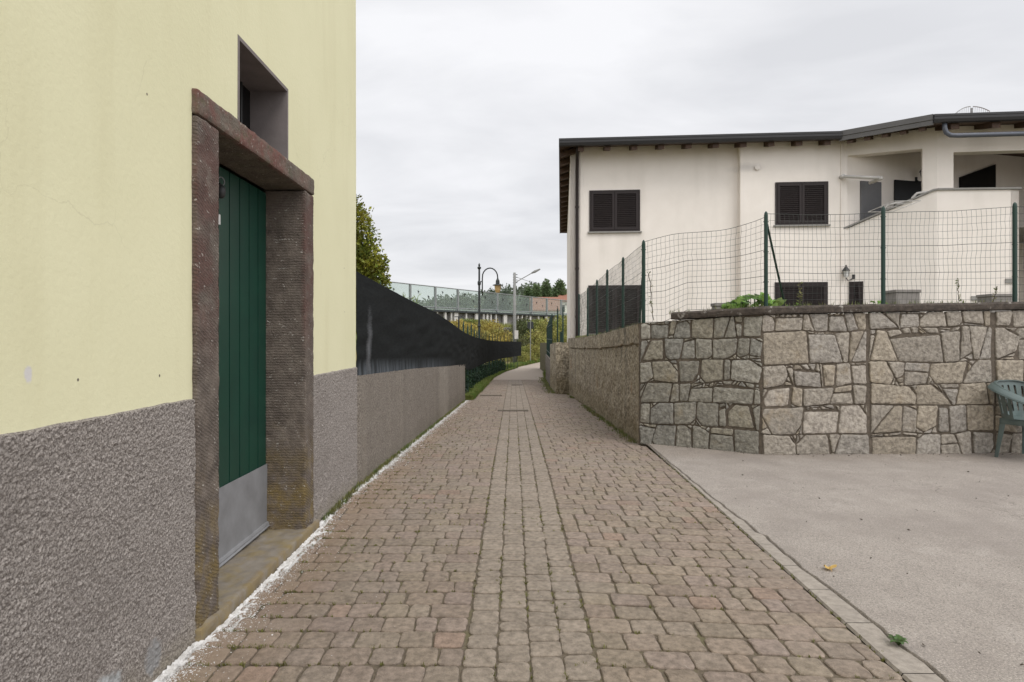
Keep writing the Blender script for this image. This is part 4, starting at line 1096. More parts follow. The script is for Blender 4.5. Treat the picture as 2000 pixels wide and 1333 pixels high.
# porch doors and window on the back wall
BO, BDv, BNv = E_+Vector((0,.02)), Vector((1,.25)).normalized(), Vector((.25,-1)).normalized()
pW = lambda px, py: on(px, py, BO, BDv)
def slab(px0, py0, px1, py1, name, mt, t=.03):
    a, b = pW(px0, py0), pW(px1, py1); m = MB(); m.obox(BO, BDv, BNv, uof(a,BO,BDv), uof(b,BO,BDv), b.z, a.z, -.005, .01+t); return m.build(name, mt, hs)
# grey flush shutter sheet sits on the wall left of the porch opening
a, b = pW(1680,354), pW(1720,440); m = MB(); m.obox(BO, BDv, BNv, uof(a,BO,BDv), uof(b,BO,BDv), 4.3, a.z, -.02, .03); m.build('door', MT['greydoor'], hs)
slab(1746,352,1812,440,'door', MT['dark']); 
a, b, c_ = pW(1873,347), pW(1942,322), pW(1942,400); m = MB()
quadwall(m, BO+BNv*.05, BDv, BNv, [(uof(a,BO,BDv), 4.4), (uof(b,BO,BDv), 4.4), (uof(b,BO,BDv), b.z), (uof(a,BO,BDv), a.z)], .05)
m.build('window', MT['dark'], hs)
# downpipe
p = pA(1127, 300); dp_ = Vector((p.x, p.y))+HN*.08
m = MB(); m.tube([(dp_.x, dp_.y, z) for z in (-.2, 2, 4, 6.4)]+[(dp_.x+HN.x*.2, dp_.y+HN.y*.2, 6.65), (dp_.x+HN.x*.5, dp_.y+HN.y*.5, 6.86)], .05, 10)
dpo = m.build('downpipe', MT['brown'], hs, smooth=True)
for z in (1.9, 3.35, 5.2):
    m = MB(); m.tube([(dp_.x, dp_.y, z-.03), (dp_.x, dp_.y, z+.03)], .06, 10); m.build('pipe_clamp', MT['brown'], dpo)
# slate pipe under the right eave
q0 = on(1845, 240, G2, (G3-G2)); dR = (G3-G2).normalized(); nR = Vector((dR.y, -dR.x)); b0 = Vector((q0.x, q0.y))
m = MB(); m.tube([(b0.x, b0.y, 6.86), (b0.x, b0.y, 6.72), (b0.x+dR.x*.04, b0.y+dR.y*.04, 6.60), (b0.x+dR.x*.14, b0.y+dR.y*.14, 6.53), (b0.x+dR.x*.3, b0.y+dR.y*.3, 6.52), (b0.x+dR.x*6, b0.y+dR.y*6, 6.5)], .06, 10)
m.build('drain_pipe', MT['bluepipe'], hs, smooth=True)
# wall bits
p = pB(1478,328); m = MB(); m.lathe((p.x, p.y-.0, p.z), [(.001,-.02),(.075,-.012),(.08,.0)], 14)
m.v = [(x, HBy, z) for x, HBy, z in [(vx, p.y-.04+(vz-p.z)*1.0, p.z+(vy-p.y)) for vx, vy, vz in m.v]]; m.build('wall_bracket', MT['house'], hs)
for px, py, pl in ((1903,583,RD), (1970,549,RD)):
    q = on(px, py, C_, RD); m = MB(); m.obox(C_, RD, RN, uof(q,C_,RD)-.09, uof(q,C_,RD)+.09, q.z-.06, q.z+.06, -.01, .03); m.build('wall_socket', MT['slab'], hs)
a, b = pB(1642,347), pB(1706,358); m = MB(); m.tube([(a.x, a.y-.12, a.z), (b.x-.1, b.y-.5, b.z+.02)], .045, 10); m.tube([(a.x, a.y, a.z), (a.x, a.y-.16, a.z)], .06, 10); m.tube([(b.x-.1, b.y, b.z), (b.x-.1, b.y-.56, b.z)], .05, 10)
m.build('awning_arm', MT['pale'], hs, smooth=True)
def lantern(px, py, o, d, nrm, s_=1.0, name='wall_lantern'):
    q = on(px, py, o, d); u = uof(q, o, d); Q = lambda n_, z: (q.x+nrm.x*n_, q.y+nrm.y*n_, q.z+z)
    m = MB(); m.tube([Q(0,-.02*s_), Q(.1*s_,-.1*s_), Q(.2*s_,-.12*s_), Q(.25*s_,-.05*s_)], .014*s_, 6); m.obox(o, d, nrm, u-.03*s_, u+.03*s_, q.z-.08*s_, q.z+.05*s_, -.01, .025)
    br = m.build(name, MT['blackm'], hs)
    c = Q(.25*s_, 0); m = MB(); m.lathe(c, [(.04*s_,-.04*s_),(.055*s_,-.02*s_),(.085*s_,.15*s_)], 6); m.build('lamp_glass', MT['white'], br)
    m = MB(); m.lathe(c, [(.12*s_,.15*s_),(.10*s_,.18*s_),(.05*s_,.25*s_),(.02*s_,.27*s_),(.025*s_,.30*s_),(.002,.33*s_)], 6)
    for k in range(6):
        t = k*math.pi/3; m.tube([(c[0]+.057*s_*math.cos(t), c[1]+.057*s_*math.sin(t), c[2]-.02*s_), (c[0]+.088*s_*math.cos(t), c[1]+.088*s_*math.sin(t), c[2]+.15*s_)], .006*s_, 4)
    m.build('lamp_cap', MT['blackm'], br)
lantern(1668, 540, E_, ED, (EN*.6-ED*.8).normalized(), 1.0)
lantern(1789, 350, BO, BDv, BNv, 1.0)
# arched rod aerial on the roof
m = MB(); c = P(1898, 213, 18.5)
for s_ in (-1, 1):
    arc = [(c.x+s_*(.04+.5*t), c.y, c.z+.07-.26*t*t*(1 if s_ < 0 else .55)) for t in [i/8 for i in range(9)]]
    m.tube(arc, .013, 6)
    for i in range(9): m.tube([arc[i], (arc[i][0], arc[i][1]+.02, c.z-.28)], .005, 4)
m.tube([(c.x, c.y, 7.0), (c.x, c.y, c.z+.02)], .03, 6); m.build('roof_aerial', MT['alu'], hs)
# tubular rack and handrail on the sloping parapet
m = MB()
def PE(px, py, off=-.1): q = pE(px, py); return (q.x-EN.x*off, q.y-EN.y*off, q.z)
loop = [PE(1695,417,-.2), PE(1745,396,-.2), PE(1795,399,-.5), PE(1742,420,-.5)]
m.tube(loop+[loop[0]], .012, 6); m.tube([PE(1715,408,-.2), PE(1768,411,-.5)], .008, 6); m.tube([PE(1730,402,-.2), PE(1780,405,-.5)], .008, 6)
rack = tag(m.build('drying_rack', MT['pale'], smooth=True), 'white tubular drying rack hung over the sloping porch parapet', 'rack')
m = MB(); m.tube([PE(1725,414,.0), PE(1733,402,.0), PE(1748,397,.0), PE(1768,396,.0), PE(1779,394,.0), PE(1783,386,.0), PE(1791,378,.0), PE(1812,375,.0)], .035, 8)
m.build('handrail', MT['pale'], hs, smooth=True)

# things in the garden behind the stone wall
def blockthing(px0, py0, px1, py1, Y, label, dy=.35):
    a, b = P(px0, py0, Y), P(px1, py1, Y)
    r = thing('block_planter', label, 'planter', ((a.x+b.x)/2, Y, 1.16))
    m = MB(); m.box(a.x, b.x, Y, Y+dy, 1.15, a.z-.05); m.build('body', MT['planter'], r, bevel=.01)
    m = MB(); m.box(a.x-.015, b.x+.015, Y-.015, Y+dy+.015, a.z-.05, a.z); m.build('rim', MT['planter'], r, bevel=.008)
blockthing(1750, 566, 1797, 600, 10.5, 'tall grey concrete block planter behind the wire fence near the cream house corner')
blockthing(1937, 574, 1985, 596, 11, 'low grey concrete block planter behind the fence post at the right edge')
blockthing(1398, 592, 1418, 606, 9.5, 'small pale grey block partly hidden behind the broad-leaved plants', .2)

# broad-leaved plants
def broadplant(name, label, x0, x1, y, z0, h, n, size, cat='plant'):
    r = thing(name, label, cat, ((x0+x1)/2, y, z0)); m = MB(); ms_ = MB()
    for _ in range(n):
        x = random.uniform(x0, x1); yy = y+random.uniform(-.16, .16); t = math.sin(math.pi*(x-x0)/(x1-x0+1e-6))
        z = z0+h*(.3+.7*t)*random.uniform(.45, 1.05); s_ = size*random.uniform(.6, 1.2)
        ms_.tube([(x+random.uniform(-.05,.05), yy, z0-.1), (x, yy, z)], .004, 4, cap=False)
        c = Vector((x, yy, z)); a0 = random.uniform(0, 6.28); nr = Vector((random.uniform(-.6,.6), random.uniform(-1,.1), random.uniform(.5,1))).normalized()
        a = nr.orthogonal().normalized(); a.rotate(__import__('mathutils').Quaternion(nr, a0)); b = nr.cross(a)
        pts = []
        for k in range(14):
            th = 2*math.pi*k/14; rr = s_*(1+.22*math.cos(5*th))*(.9 if k % 2 else 1.06)
            if k == 0: rr *= .35
            pts.append(c+a*rr*math.cos(th)+b*rr*math.sin(th)-nr*rr*rr*1.6+nr*.01*random.uniform(-1,1))
        i = m.add([c+nr*.008]+pts)
        for k in range(14): m.face((i, i+1+k, i+1+(k+1)%14))
    m.build('leaves', MT['squash'], r); ms_.build('stems', MT['squash'], r)
a, b = P(1412,600,7.35), P(1532,600,7.35)
broadplant('squash_plant', 'large bright green broad-leaved plant spilling over the stone wall coping', a.x, b.x, 7.35, 1.56, .24, 70, .062)
a, b = P(1706,600,7.25), P(1727,600,7.25)
broadplant('squash_plant', 'small broad-leaved sprig at the foot of the fence post right of the lantern', a.x, b.x, 7.25, 1.6, .13, 7, .035)
a, b = P(1550,600,7.2), P(1575,600,7.2)
broadplant('squash_plant', 'tiny pale leafy sprig on the coping in front of the lower right shutter', a.x, b.x, 7.2, 1.58, .12, 6, .03)
def vine(label, px, py0, py1, Y, n, lean=0):
    a, b = P(px+lean, py0, Y), P(px, py1, Y); m = MB(); k_ = 14
    pts = [a.lerp(b, 1-t/k_)+Vector((.03*fn(t, px, 0, .5), 0, 0)) for t in range(k_+1)]
    r = thing('dry_weed', label, 'plant', (b.x, b.y, b.z), 'thin dry weeds along the wire fence'); m.tube(pts, .0045, 4); m.build('stem', MT['bark'], r)
    m = MB()
    for _ in range(n):
        q = random.choice(pts); m.leaf(q, (random.uniform(-1,1), random.uniform(-.5,.5), random.uniform(-.2,1)), .014, .04)
    m.build('leaves', MT['weed'], r)
vine('thin bare vine climbing the mesh in front of the lower right shutter', 1562, 552, 604, 7.0, 40)
vine('thin dry stem on the mesh just right of the corner post', 1275, 535, 626, 7.35, 18, -6)
vine('thin upright weed before the pale wall between the two right posts', 1872, 548, 600, 7.2, 24)
vine('leaning thin weed beside the rightmost green post', 1938, 560, 598, 7.2, 16, 10)
m = MB(); pts = []
for k in range(300):
    y = 8+7.5*random.random(); pts.append((interp(RE,y)+.1+random.uniform(0,.1), y, interp(CT,y)-.01))
for k in range(90):
    px = random.uniform(1320, 2000); w2 = wallmap(px); pts.append((w2.x, w2.y+.2+random.uniform(0,.1), zt(px)+.07))
tufts(m, pts, .07, .006, 5, .03)
tag(m.build('wall_top_grass', MT['weed']), 'sparse grass tufts growing along the tops of the right-hand walls', 'grass', kind='stuff')

# ------------------------------------------------------------------ plastic garden chair
F_ = Vector((.35, -.94)).normalized(); CH = Vector((5.458, 6.445))
ch = thing('garden_chair', 'faded green plastic garden armchair standing against the stone wall', 'chair', (CH.x, CH.y, .012), rz=math.atan2(-F_.x, F_.y))
def cbuild(m, name, smooth=True, par=None):
    me = bpy.data.meshes.new(name); me.from_pydata(m.v, [], m.f); me.materials.append(MT['chair'])
    if smooth: me.polygons.foreach_set('use_smooth', [True]*len(me.polygons))
    o = bpy.data.objects.new(name, me); C.objects.link(o); o.parent = par or ch; 
    b = o.modifiers.new('b', 'BEVEL'); b.width = .003; b.segments = 2; b.limit_method = 'ANGLE'; b.angle_limit = math.radians(50)
    return o
m = MB()
def seat(u, v, dz=0):
    x = lerp(-1, 1, u); y = lerp(-1, 1, v); k = 1-.10*(x*x*y*y)
    return (x*.225*k, y*.215*k+.01, .425-.018*(1-x*x)*(1-y*y)-(.02*max(0, y-.7)/.3)-dz)
m.grid(seat, 16, 16, flip=False); m.grid(lambda u, v: seat(u, v, .006), 16, 16, flip=True)
for s_ in (-1, 1):
    m.box(min(s_*.219, s_*.212), max(s_*.219, s_*.212), -.19, .2, .36, .422)
m.box(-.21, .21, .212, .219, .355, .405); m.box(-.21, .21, -.205, -.198, .36, .422)
cbuild(m, 'seat')
# rim curve (arms + back): parameter t in -1..1
def rim(t):
    s_ = 1 if t > 0 else -1; a = abs(t)
    pts = [(0,-.285,.815),(.13,-.28,.812),(.24,-.235,.795),(.305,-.13,.755),(.32,0,.70),(.315,.12,.655),(.290,.205,.625)]
    q = a*(len(pts)-1); i = min(int(q), len(pts)-2); f = q-i
    p0 = Vector(pts[max(i-1,0)]) if i > 0 else Vector((-pts[1][0], pts[1][1], pts[1][2])); p1, p2 = Vector(pts[i]), Vector(pts[i+1]); p3 = Vector(pts[min(i+2, len(pts)-1)])
    p = .5*((2*p1)+(-p0+p2)*f+(2*p0-5*p1+4*p2-p3)*f*f+(-p0+3*p1-3*p2+p3)*f*f*f)
    return Vector((p.x*s_, p.y, p.z))
m = MB()
def rimpt(u, v, dz):
    t = lerp(-1, 1, u); p = rim(t); o = Vector((p.x, p.y+.03, 0)).normalized() if Vector((p.x,p.y+.03,0)).length > 0 else Vector((0,-1,0))
    w_ = lerp(-.018, .055, v); return p+o*w_+Vector((0,0,-.014*v*v*3-dz))
m.grid(lambda u, v: rimpt(u, v, 0), 60, 5); m.grid(lambda u, v: rimpt(u, v, .006), 60, 5, flip=True)
m.tube([rimpt(i/60, 1, .012) for i in range(61)], .007, 6); m.tube([rimpt(i/60, 0, .004) for i in range(61)], .006, 6)
cbuild(m, 'armrest')
# back shell with slots
m = MB(); cols = 29
def shell(t, v):       # t -1..1 over the back, v 0 seat..1 rim
    p = rim(t*.62); q = Vector((p.x*.80, max(-.205, p.y*.74-.01) if abs(t) < .6 else p.y*.74-.01, .42)); e = v**.8
    return Vector((lerp(q.x, p.x, e), lerp(q.y, p.y, v**1.1), lerp(q.z, p.z, v)))
def strip(t0, t1, v0, v1, n_=3, k=8):
    for s_, fl in ((0, False), (1, True)):
        m.grid(lambda u, v: shell(lerp(t0,t1,u), lerp(v0,v1,v))+Vector((0, -.006*s_, 0)), n_, k, flip=fl)
strip(-1, 1, .86, 1, 40, 3); strip(-1, 1, 0, .16, 40, 3); strip(-1, 1, .50, .56, 40, 1)
for k in range(11):
    t = lerp(-1, 1, k/10); w_ = .068; strip(max(-1, t-w_), min(1, t+w_), .16, .50, 2, 6); strip(max(-1, t-w_), min(1, t+w_), .56, .86, 2, 6)
cbuild(m, 'backrest')
for s_ in (-1, 1):
    for fy in (-1, 1):
        m = MB(); x1 = s_*.212; y1 = fy*.195; x0 = s_*.245; y0 = fy*.235
        for i, (w_, t_) in enumerate((((.05), .009), ((.009), .05))):
            A = lambda x, y, z, a, b: [(x-s_*0, y, z), (x-s_*a, y, z), (x-s_*a, y-fy*b, z), (x, y-fy*b, z)]
            bt = A(x0, y0, 0, .036 if i == 0 else .008, .008 if i == 0 else .036); tp = A(x1, y1+.01*0, .42, .06 if i == 0 else .009, .009 if i == 0 else .06)
            m.hexa(bt+tp)
        cbuild(m, 'leg', smooth=False)
    m = MB(); pts = [rim(s_*1.0), rim(s_*1.0)+Vector((-s_*.004,.012,-.03)), Vector((s_*.248,.205,.52)), Vector((s_*.222,.19,.42))]
    m.tube(pts, [.024,.022,.018,.02], 8); cbuild(m, 'arm_support')

# ------------------------------------------------------------------ lamps, pole, sign
p = P(936, 518, 25.0); lx_, ly_ = p.x, 25.0; b0 = zg(25)-.02
lp = thing('street_lamp', 'black ornate street lamp with a hooked arm and bell shade rising behind the net', 'street lamp', (lx_, ly_, b0))
m = MB(); m.lathe((lx_, ly_, b0), [(.14,0),(.14,.1),(.09,.25),(.075,.9),(.09,.95),(.055,1.05),(.05,2.2),(.07,2.25),(.045,2.35),(.042,3.9),(.07,3.95),(.07,4.05),(.04,4.1),(.036,4.55),(.075,4.6),(.08,4.64),(.03,4.68),(.045,4.74),(.004,4.82)], 12)
m.build('pole', MT['lampiron'], lp, smooth=False)
arm = [P(942, 578, 25)]+[P(942, 545, 25)]+[P(957-15*math.cos(t), 542-18*math.sin(t), 25) for t in [i*math.pi/10 for i in range(1, 11)]]+[P(972, 548, 25)]
m = MB(); m.tube(arm, .026, 8); m.tube([(lx_, ly_, b0+4.0), P(942,549,25)], .02, 6); m.tube([(lx_, ly_, P(0,570,25).z), P(942,570,25)], .018, 6); m.build('arm', MT['lampiron'], lp, smooth=True)
q = P(972, 558, 25); m = MB(); m.lathe(q, [(.21,.0),(.20,.025),(.085,.06),(.075,.2),(.04,.26),(.03,.3)], 18); m.build('lamp_shade', MT['lampiron'], lp)
m = MB(); m.lathe(q, [(.08,-.29),(.115,-.18),(.13,-.01)], 16); m.build('lamp_glass', MT['amber'], lp)
pl = thing('street_lamp', 'tall grey pole with a slim slanted lamp arm and power wires beyond the net', 'street lamp', (P(1005,600,46).x, 46, -.8))
b = P(1005, 533, 46); m = MB(); m.tube([(b.x,46,-.8),(b.x,46,2.2),(b.x,46,b.z)], [.17,.13,.10], 10); m.build('pole', MT['pole'], pl, smooth=True)
m = MB(); m.tube([P(1006,553,46), P(1012,549,46), P(1040,533,46)], .035, 6); m.build('arm', MT['pole'], pl)
m = MB(); a_ = P(1038,534,46); b_ = P(1055,526,46); m.tube([a_, a_.lerp(b_,.4), b_], [.05,.10,.05], 8); m.build('lamp_head', MT['pole'], pl)
m = MB(); m.tube([P(1006,541,46), P(1030,549,60), P(1062,556,80), P(1120,575,110)], .018, 4, cap=False); m.build('power_wire', MT['blackm'], pl)
m = MB(); q = P(1008, 655, 45.8); m.box(q.x-.12, q.x+.16, 45.7, 45.95, q.z-.3, q.z+.35); m.build('meter_box', MT['pale'], pl, bevel=.01)
m = MB()
for k in range(4): m.tube([(b.x-.12,46,b.z-.15-.2*k),(b.x+.22,46,b.z-.15-.2*k)], .03, 6)
m.build('insulator', MT['lampiron'], pl)
sg = thing('road_sign', 'back of a small dark road sign on a thin grey post where the lane bends', 'sign', (P(1036,700,48).x, 48, -.8))
q = P(1036, 628, 48); m = MB(); m.tube([(q.x,48,-.8),(q.x,48,q.z+.05)], .035, 8); m.build('post', MT['pole'], sg)
a, b = P(1030, 629, 48), P(1042, 642, 48); m = MB(); m.box(a.x, b.x, 48.04, 48.09, b.z, a.z); m.build('sign_plate', MT['lampiron'], sg, bevel=.01)
ts = thing('name_post', 'thin black T-shaped post poking up above the net left of the lamp', 'post', (P(896,640,30).x, 30, -.6))
q = P(896, 620, 30); m = MB(); m.tube([(q.x,30,-.65),(q.x,30,q.z)], .04, 6); m.build('post', MT['lampiron'], ts); m = MB(); m.box(q.x-.2, q.x+.2, 29.97, 30.03, q.z, q.z+.04); m.build('cross_bar', MT['lampiron'], ts)

# ------------------------------------------------------------------ viaduct with glass noise barrier
def bp(px, z):      # point of the barrier line at a photo column
    q = on(px, 600, BA, BD); return Vector((q.x, q.y, z))
def btop(px): return interp([(700,6.85),(760,6.77),(845,6.67),(1112,6.25),(1300,6.0)], px)
BNO = Vector((BN.x, BN.y, 0))
nb = thing('noise_barrier', 'glass noise barrier with bird silhouettes along the top of the viaduct', 'barrier', bp(936, 4.2))
bx = [645, 700, 753, 801, 850, 894, 936, 971, 1005, 1038, 1068, 1096, 1124, 1150, 1176, 1200]
for px in bx:
    m = MB(); a, t = bp(px, 4.15), bp(px, btop(px)); d3 = Vector((BD.x, BD.y, 0))
    m.hexa([a+d3*.09+BNO*.12, a-d3*.09+BNO*.12, a-d3*.09-BNO*.12, a+d3*.09-BNO*.12, t+d3*.09+BNO*.12, t-d3*.09+BNO*.12, t-d3*.09-BNO*.12, t+d3*.09-BNO*.12]); m.build('post', MT['alu'], nb)
m = MB()
for a, b in zip(bx, bx[1:]):
    for z0f, r_ in ((0, .06), (1, .055)):
        A = bp(a, 4.45 if z0f == 0 else btop(a)); B = bp(b, 4.45 if z0f == 0 else btop(b)); m.tube([A+BNO*.02, B+BNO*.02], r_, 6)
m.build('rail', MT['alu'], nb)
for k, (a, b) in enumerate(zip(bx, bx[1:])):
    m = MB(); A0, B0_, B1_, A1 = bp(a,4.2), bp(b,4.2), bp(b,btop(b)), bp(a,btop(a))
    n3 = BNO*.015; m.hexa([A0+n3, B0_+n3, B0_-n3, A0-n3, A1+n3, B1_+n3, B1_-n3, A1-n3]); pane = m.build('glass_pane', MT['glass'], nb)
    m = MB()
    for u, zz in ((.32, .72), (.72, .50)):
        c = bp(lerp(a, b, u), 4.2+(btop(a)-4.2)*(zz+random.uniform(-.05,.05)))+BNO*.025; d3 = Vector((BD.x, BD.y, 0)); U3 = Vector((0,0,1)); s_ = .26
        m.poly([c+d3*(x_*s_)+U3*(y_*s_) for x_, y_ in ((0,-1),(.18,-.2),(.75,.1),(.3,.25),(.15,.8),(-.05,.35),(-.6,.55),(-.2,.0))])
    m.build('bird_sticker', MT['decal'], pane)
vd = thing('viaduct', 'grey concrete viaduct wall with pale posts under the glass barrier', 'bridge', bp(960, 2.4))
m = MB(); A, B = bp(600, 4.2), bp(1300, 4.2); d3 = Vector((BD.x, BD.y, 0))
def slabx(z0, z1, n0, n1, mt, name):
    m = MB(); m.hexa([Vector((*(A+BNO*n1).xy, z0)), Vector((*(B+BNO*n1).xy, z0)), Vector((*(B+BNO*n0).xy, z0)), Vector((*(A+BNO*n0).xy, z0)),
                      Vector((*(A+BNO*n1).xy, z1)), Vector((*(B+BNO*n1).xy, z1)), Vector((*(B+BNO*n0).xy, z1)), Vector((*(A+BNO*n0).xy, z1))]); return m.build(name, mt, vd)
slabx(3.98, 4.18, -3.5, .35, MT['lampiron'], 'deck_edge'); slabx(1.4, 3.97, -3.5, -.3, MT['deck'], 'wall')
slabx(4.19, 4.45, -.9, -.35, MT['pale'], 'kerb_beam')
for px in (852,868,880,889,909,930,943,950,957,967,985,1003,1010,1018,1027,1034,1050,1066,1083,1098):
    m = MB(); a = bp(px, 2.2); w_ = random.choice((.09,.09,.14,.3)); h0 = random.uniform(1.9, 2.5)
    m.hexa([Vector((*(a+d3*w_+BNO*.2).xy,h0-.6)), Vector((*(a-d3*w_+BNO*.2).xy,h0-.6)), Vector((*(a-d3*w_-BNO*.0).xy,h0-.6)), Vector((*(a+d3*w_-BNO*.0).xy,h0-.6)),
            Vector((*(a+d3*w_+BNO*.2).xy,3.97)), Vector((*(a-d3*w_+BNO*.2).xy,3.97)), Vector((*(a-d3*w_-BNO*.0).xy,3.97)), Vector((*(a+d3*w_-BNO*.0).xy,3.97))]); m.build('pillar', MT['pale'], vd)
m = MB()     # stone steps / ledges in the bank
for k in range(7):
    q = P(984, 640+3.2*k, 66-k*1.2); m.box(q.x-.9-.15*(k%3), q.x+1.1, q.y, q.y+1.0, q.z-.5, q.z-.02*k)
tag(m.build('stone_steps', MT['deck']), 'weathered stone steps in the bank below the viaduct beside the grey pole', 'steps')

# ------------------------------------------------------------------ vegetation
def bushmesh(label, name, blobs, n, w_, l_, mt, cat, group=None, trunk=None, kind=None):
    r = thing(name, label, cat, (blobs[0][0], blobs[0][1], trunk[2] if trunk else blobs[0][2]-blobs[0][5]), group)
    m = MB(); cloud(m, blobs, n, w_, l_); m.build('crown', mt, r)
    m = MB(); bx_, by_ = blobs[0][0], blobs[0][1]; z0 = trunk[2] if trunk else blobs[0][2]-blobs[0][5]; rt = trunk[3] if trunk else .06
    m.tube([(bx_, by_, z0-.3), (bx_+.05, by_, lerp(z0, blobs[0][2], .5)), (bx_, by_, blobs[0][2]+blobs[0][5]*.4)], [rt, rt*.7, rt*.25], 7)
    for b in blobs[1:]: m.tube([(bx_, by_, lerp(z0, blobs[0][2], .6)), (lerp(bx_,b[0],.5), lerp(by_,b[1],.5), lerp(blobs[0][2], b[2], .4)), (b[0], b[1], b[2])], [rt*.5, rt*.35, rt*.12], 5)
    m.build('trunk', MT['bark'], r); return r
random.seed(5)
bl = [(-2.95,8.6,2.1,.75,.8,.8),(-2.55,8.4,2.7,.42,.5,.42),(-2.25,8.5,1.95,.40,.5,.5),(-2.35,8.7,2.4,.42,.5,.35),(-2.75,8.6,3.0,.38,.5,.32),(-2.95,8.9,1.5,.7,.7,.6),(-2.1,8.6,1.65,.3,.4,.3),(-3.6,8.8,2.4,.7,.7,.9),(-2.2,8.5,2.2,.3,.4,.2),(-2.25,8.5,2.75,.36,.4,.36),(-2.08,8.4,2.35,.34,.4,.34),(-2.02,8.4,1.95,.32,.4,.32),(-2.45,8.5,2.95,.42,.5,.36),(-2.0,8.45,2.15,.3,.4,.25)]
bushmesh('dense yellow-green leafy tree showing past the corner of the yellow building', 'garden_tree', bl, 38000, .034, .055, MT['hedge'], 'tree', trunk=(0,0,0,.09))
r = thing('feathery_shrub', 'pale feathery shrub with long narrow leaves rising above the net edge', 'shrub', (-2.3, 12.2, 0)); m = MB(); ms_ = MB()
for k in range(70):
    x, y = random.uniform(-3.1, -1.75), random.uniform(11.4, 13.2); h_ = interp([(-3.1,2.35),(-2.4,2.25),(-1.75,1.72)], x)*random.uniform(.82, 1.0)
    ln = random.uniform(-.25, .35); pts = [Vector((x+ln*t*t, y+ln*.3*t, h_*t)) for t in [i/8 for i in range(9)]]; ms_.tube(pts, .006, 4, cap=False)
    for _ in range(46):
        t = random.uniform(.45, 1); q = Vector((x+ln*t*t, y+ln*.3*t, h_*t)); m.leaf(q, (random.uniform(-1,1), random.uniform(-1,1), random.uniform(-.1,1.1)), .018, .13)
m.build('leaves', MT['willow'], r); ms_.build('stems', MT['willow'], r)
# bank brush
def bank(label, name, cells, mt, n, w_, l_, group='bushes on the bank below the viaduct', cat='bush'):
    bl = []
    for px, py, Y, sx, sz in cells:
        q = P(px, py, Y); bl.append((q.x, Y, q.z, sx, sx*1.1, sz))
    return bushmesh(label, name, bl, n, w_, l_, mt, cat, group)
bank('golden dry bush on the bank left of the black street lamp', 'bush', [(905,650,57,1.5,1.0),(893,640,59,1.0,.7),(920,657,55,1.2,.8),(880,650,58,1.0,.7)], MT['golden'], 7000, .10, .2)
bank('golden yellow bush on the bank right of the black street lamp', 'bush', [(955,652,60,1.6,1.2),(940,645,62,1.3,.9),(972,662,58,1.4,.9),(985,675,56,1.4,.8),(938,665,55,1.2,.9)], MT['golden'], 9000, .10, .2)
bank('green bush on the bank crest behind the black street lamp', 'bush', [(925,636,63,1.4,.6),(945,634,66,1.2,.5),(910,634,62,1.0,.5)], MT['brush'], 4000, .10, .18)
bank('dark tangled bush between the grey pole and the road sign', 'bush', [(1018,655,60,1.6,1.2),(1022,640,64,1.3,.9),(1026,672,56,1.2,.9),(1014,680,52,1.0,.8)], MT['brush2'], 7000, .11, .18)
bank('green bush on the bank just right of the road sign', 'bush', [(1052,650,62,1.7,1.3),(1062,640,65,1.4,.9),(1047,670,56,1.3,1.1),(1060,680,58,1.3,.8)], MT['brush'], 8000, .11, .2)
bank('large green bush on the bank behind the narrow bar fence', 'bush', [(1090,648,66,2.0,1.5),(1105,635,70,1.6,1.1),(1080,668,62,1.6,1.1),(1100,670,64,1.8,1.2),(1120,650,70,2,1.5)], MT['brush'], 10000, .12, .2)
bank('brownish bush low on the bank at the bend of the lane', 'bush', [(1058,690,58,1.1,.6),(1070,680,60,1.4,.9),(1048,694,56,.8,.5)], MT['brush2'], 4000, .09, .16)
bank('tall yellow-green weeds by the road sign post at the lane edge', 'bush', [(1028,690,50,.55,.5),(1040,688,52,.8,.6),(1034,700,49,.6,.35),(1022,698,46,.4,.35)], MT['brush'], 6000, .05, .16)
m = MB(); pts = []
for k in range(4200):
    x = random.uniform(-12, 16); y = random.uniform(46, 76); d_ = bdist(x, y)
    if d_ < .5 or d_ > 15 or lx(y)-.3 < x < rx(y)+.3: continue
    pts.append((x, y, ground_z(x, y)-.02))
tufts(m, pts, .6, .05, 6, .35)
tag(m.build('bank_grass', MT['brush']), 'dry yellow-green grass covering the bank below the viaduct', 'grass', kind='stuff')
m = MB(); pts = []
for k in range(1600):
    y = random.uniform(40, 56); x = lx(y)-abs(random.gauss(.1, .5)); pts.append((x, y, zg(y)))
for k in range(1200):
    y = random.uniform(28, 46); x = rx(y)+abs(random.gauss(0, .3)); pts.append((x, y, zg(y)))
tufts(m, pts, .25, .03, 5, .12)
tag(m.build('lane_end_grass', MT['grass']), 'grass edging the far bend of the lane', 'grass', kind='stuff')
# far trees behind the barrier
def ftree(label, px, topy, Y, wpx, mt=MT['tree'], n=5000):
    s_ = FPX/Y; top = P(px, topy, Y).z; w_ = wpx/s_/2; g_ = ground_z(P(px,600,Y).x, Y); x = P(px,600,Y).x; h_ = top-g_
    bl = [(x, Y, g_+h_*.6, w_*.75, w_*.75, h_*.33), (x-w_*.4, Y+.5, g_+h_*.5, w_*.55, w_*.5, h_*.25), (x+w_*.45, Y-.5, g_+h_*.52, w_*.55, w_*.5, h_*.26), (x+w_*.1, Y, g_+h_*.83, w_*.45, w_*.4, h_*.17)]
    bushmesh(label, 'tree', bl, n, .26, .4, mt, 'tree', 'trees beyond the viaduct', trunk=(x, Y, g_, .25))
ftree('slender dark tree nearest the grey pole beyond the viaduct', 1031, 562, 112, 26, n=3600)
ftree('pointed dark tree second from the grey pole beyond the viaduct', 1047, 556, 110, 28, n=4200)
ftree('tall dark green tree third from the grey pole beyond the viaduct', 1066, 547, 112, 32, n=5200)
ftree('broad round green tree next to the house gutter beyond the viaduct', 1092, 547, 108, 36, n=6500)
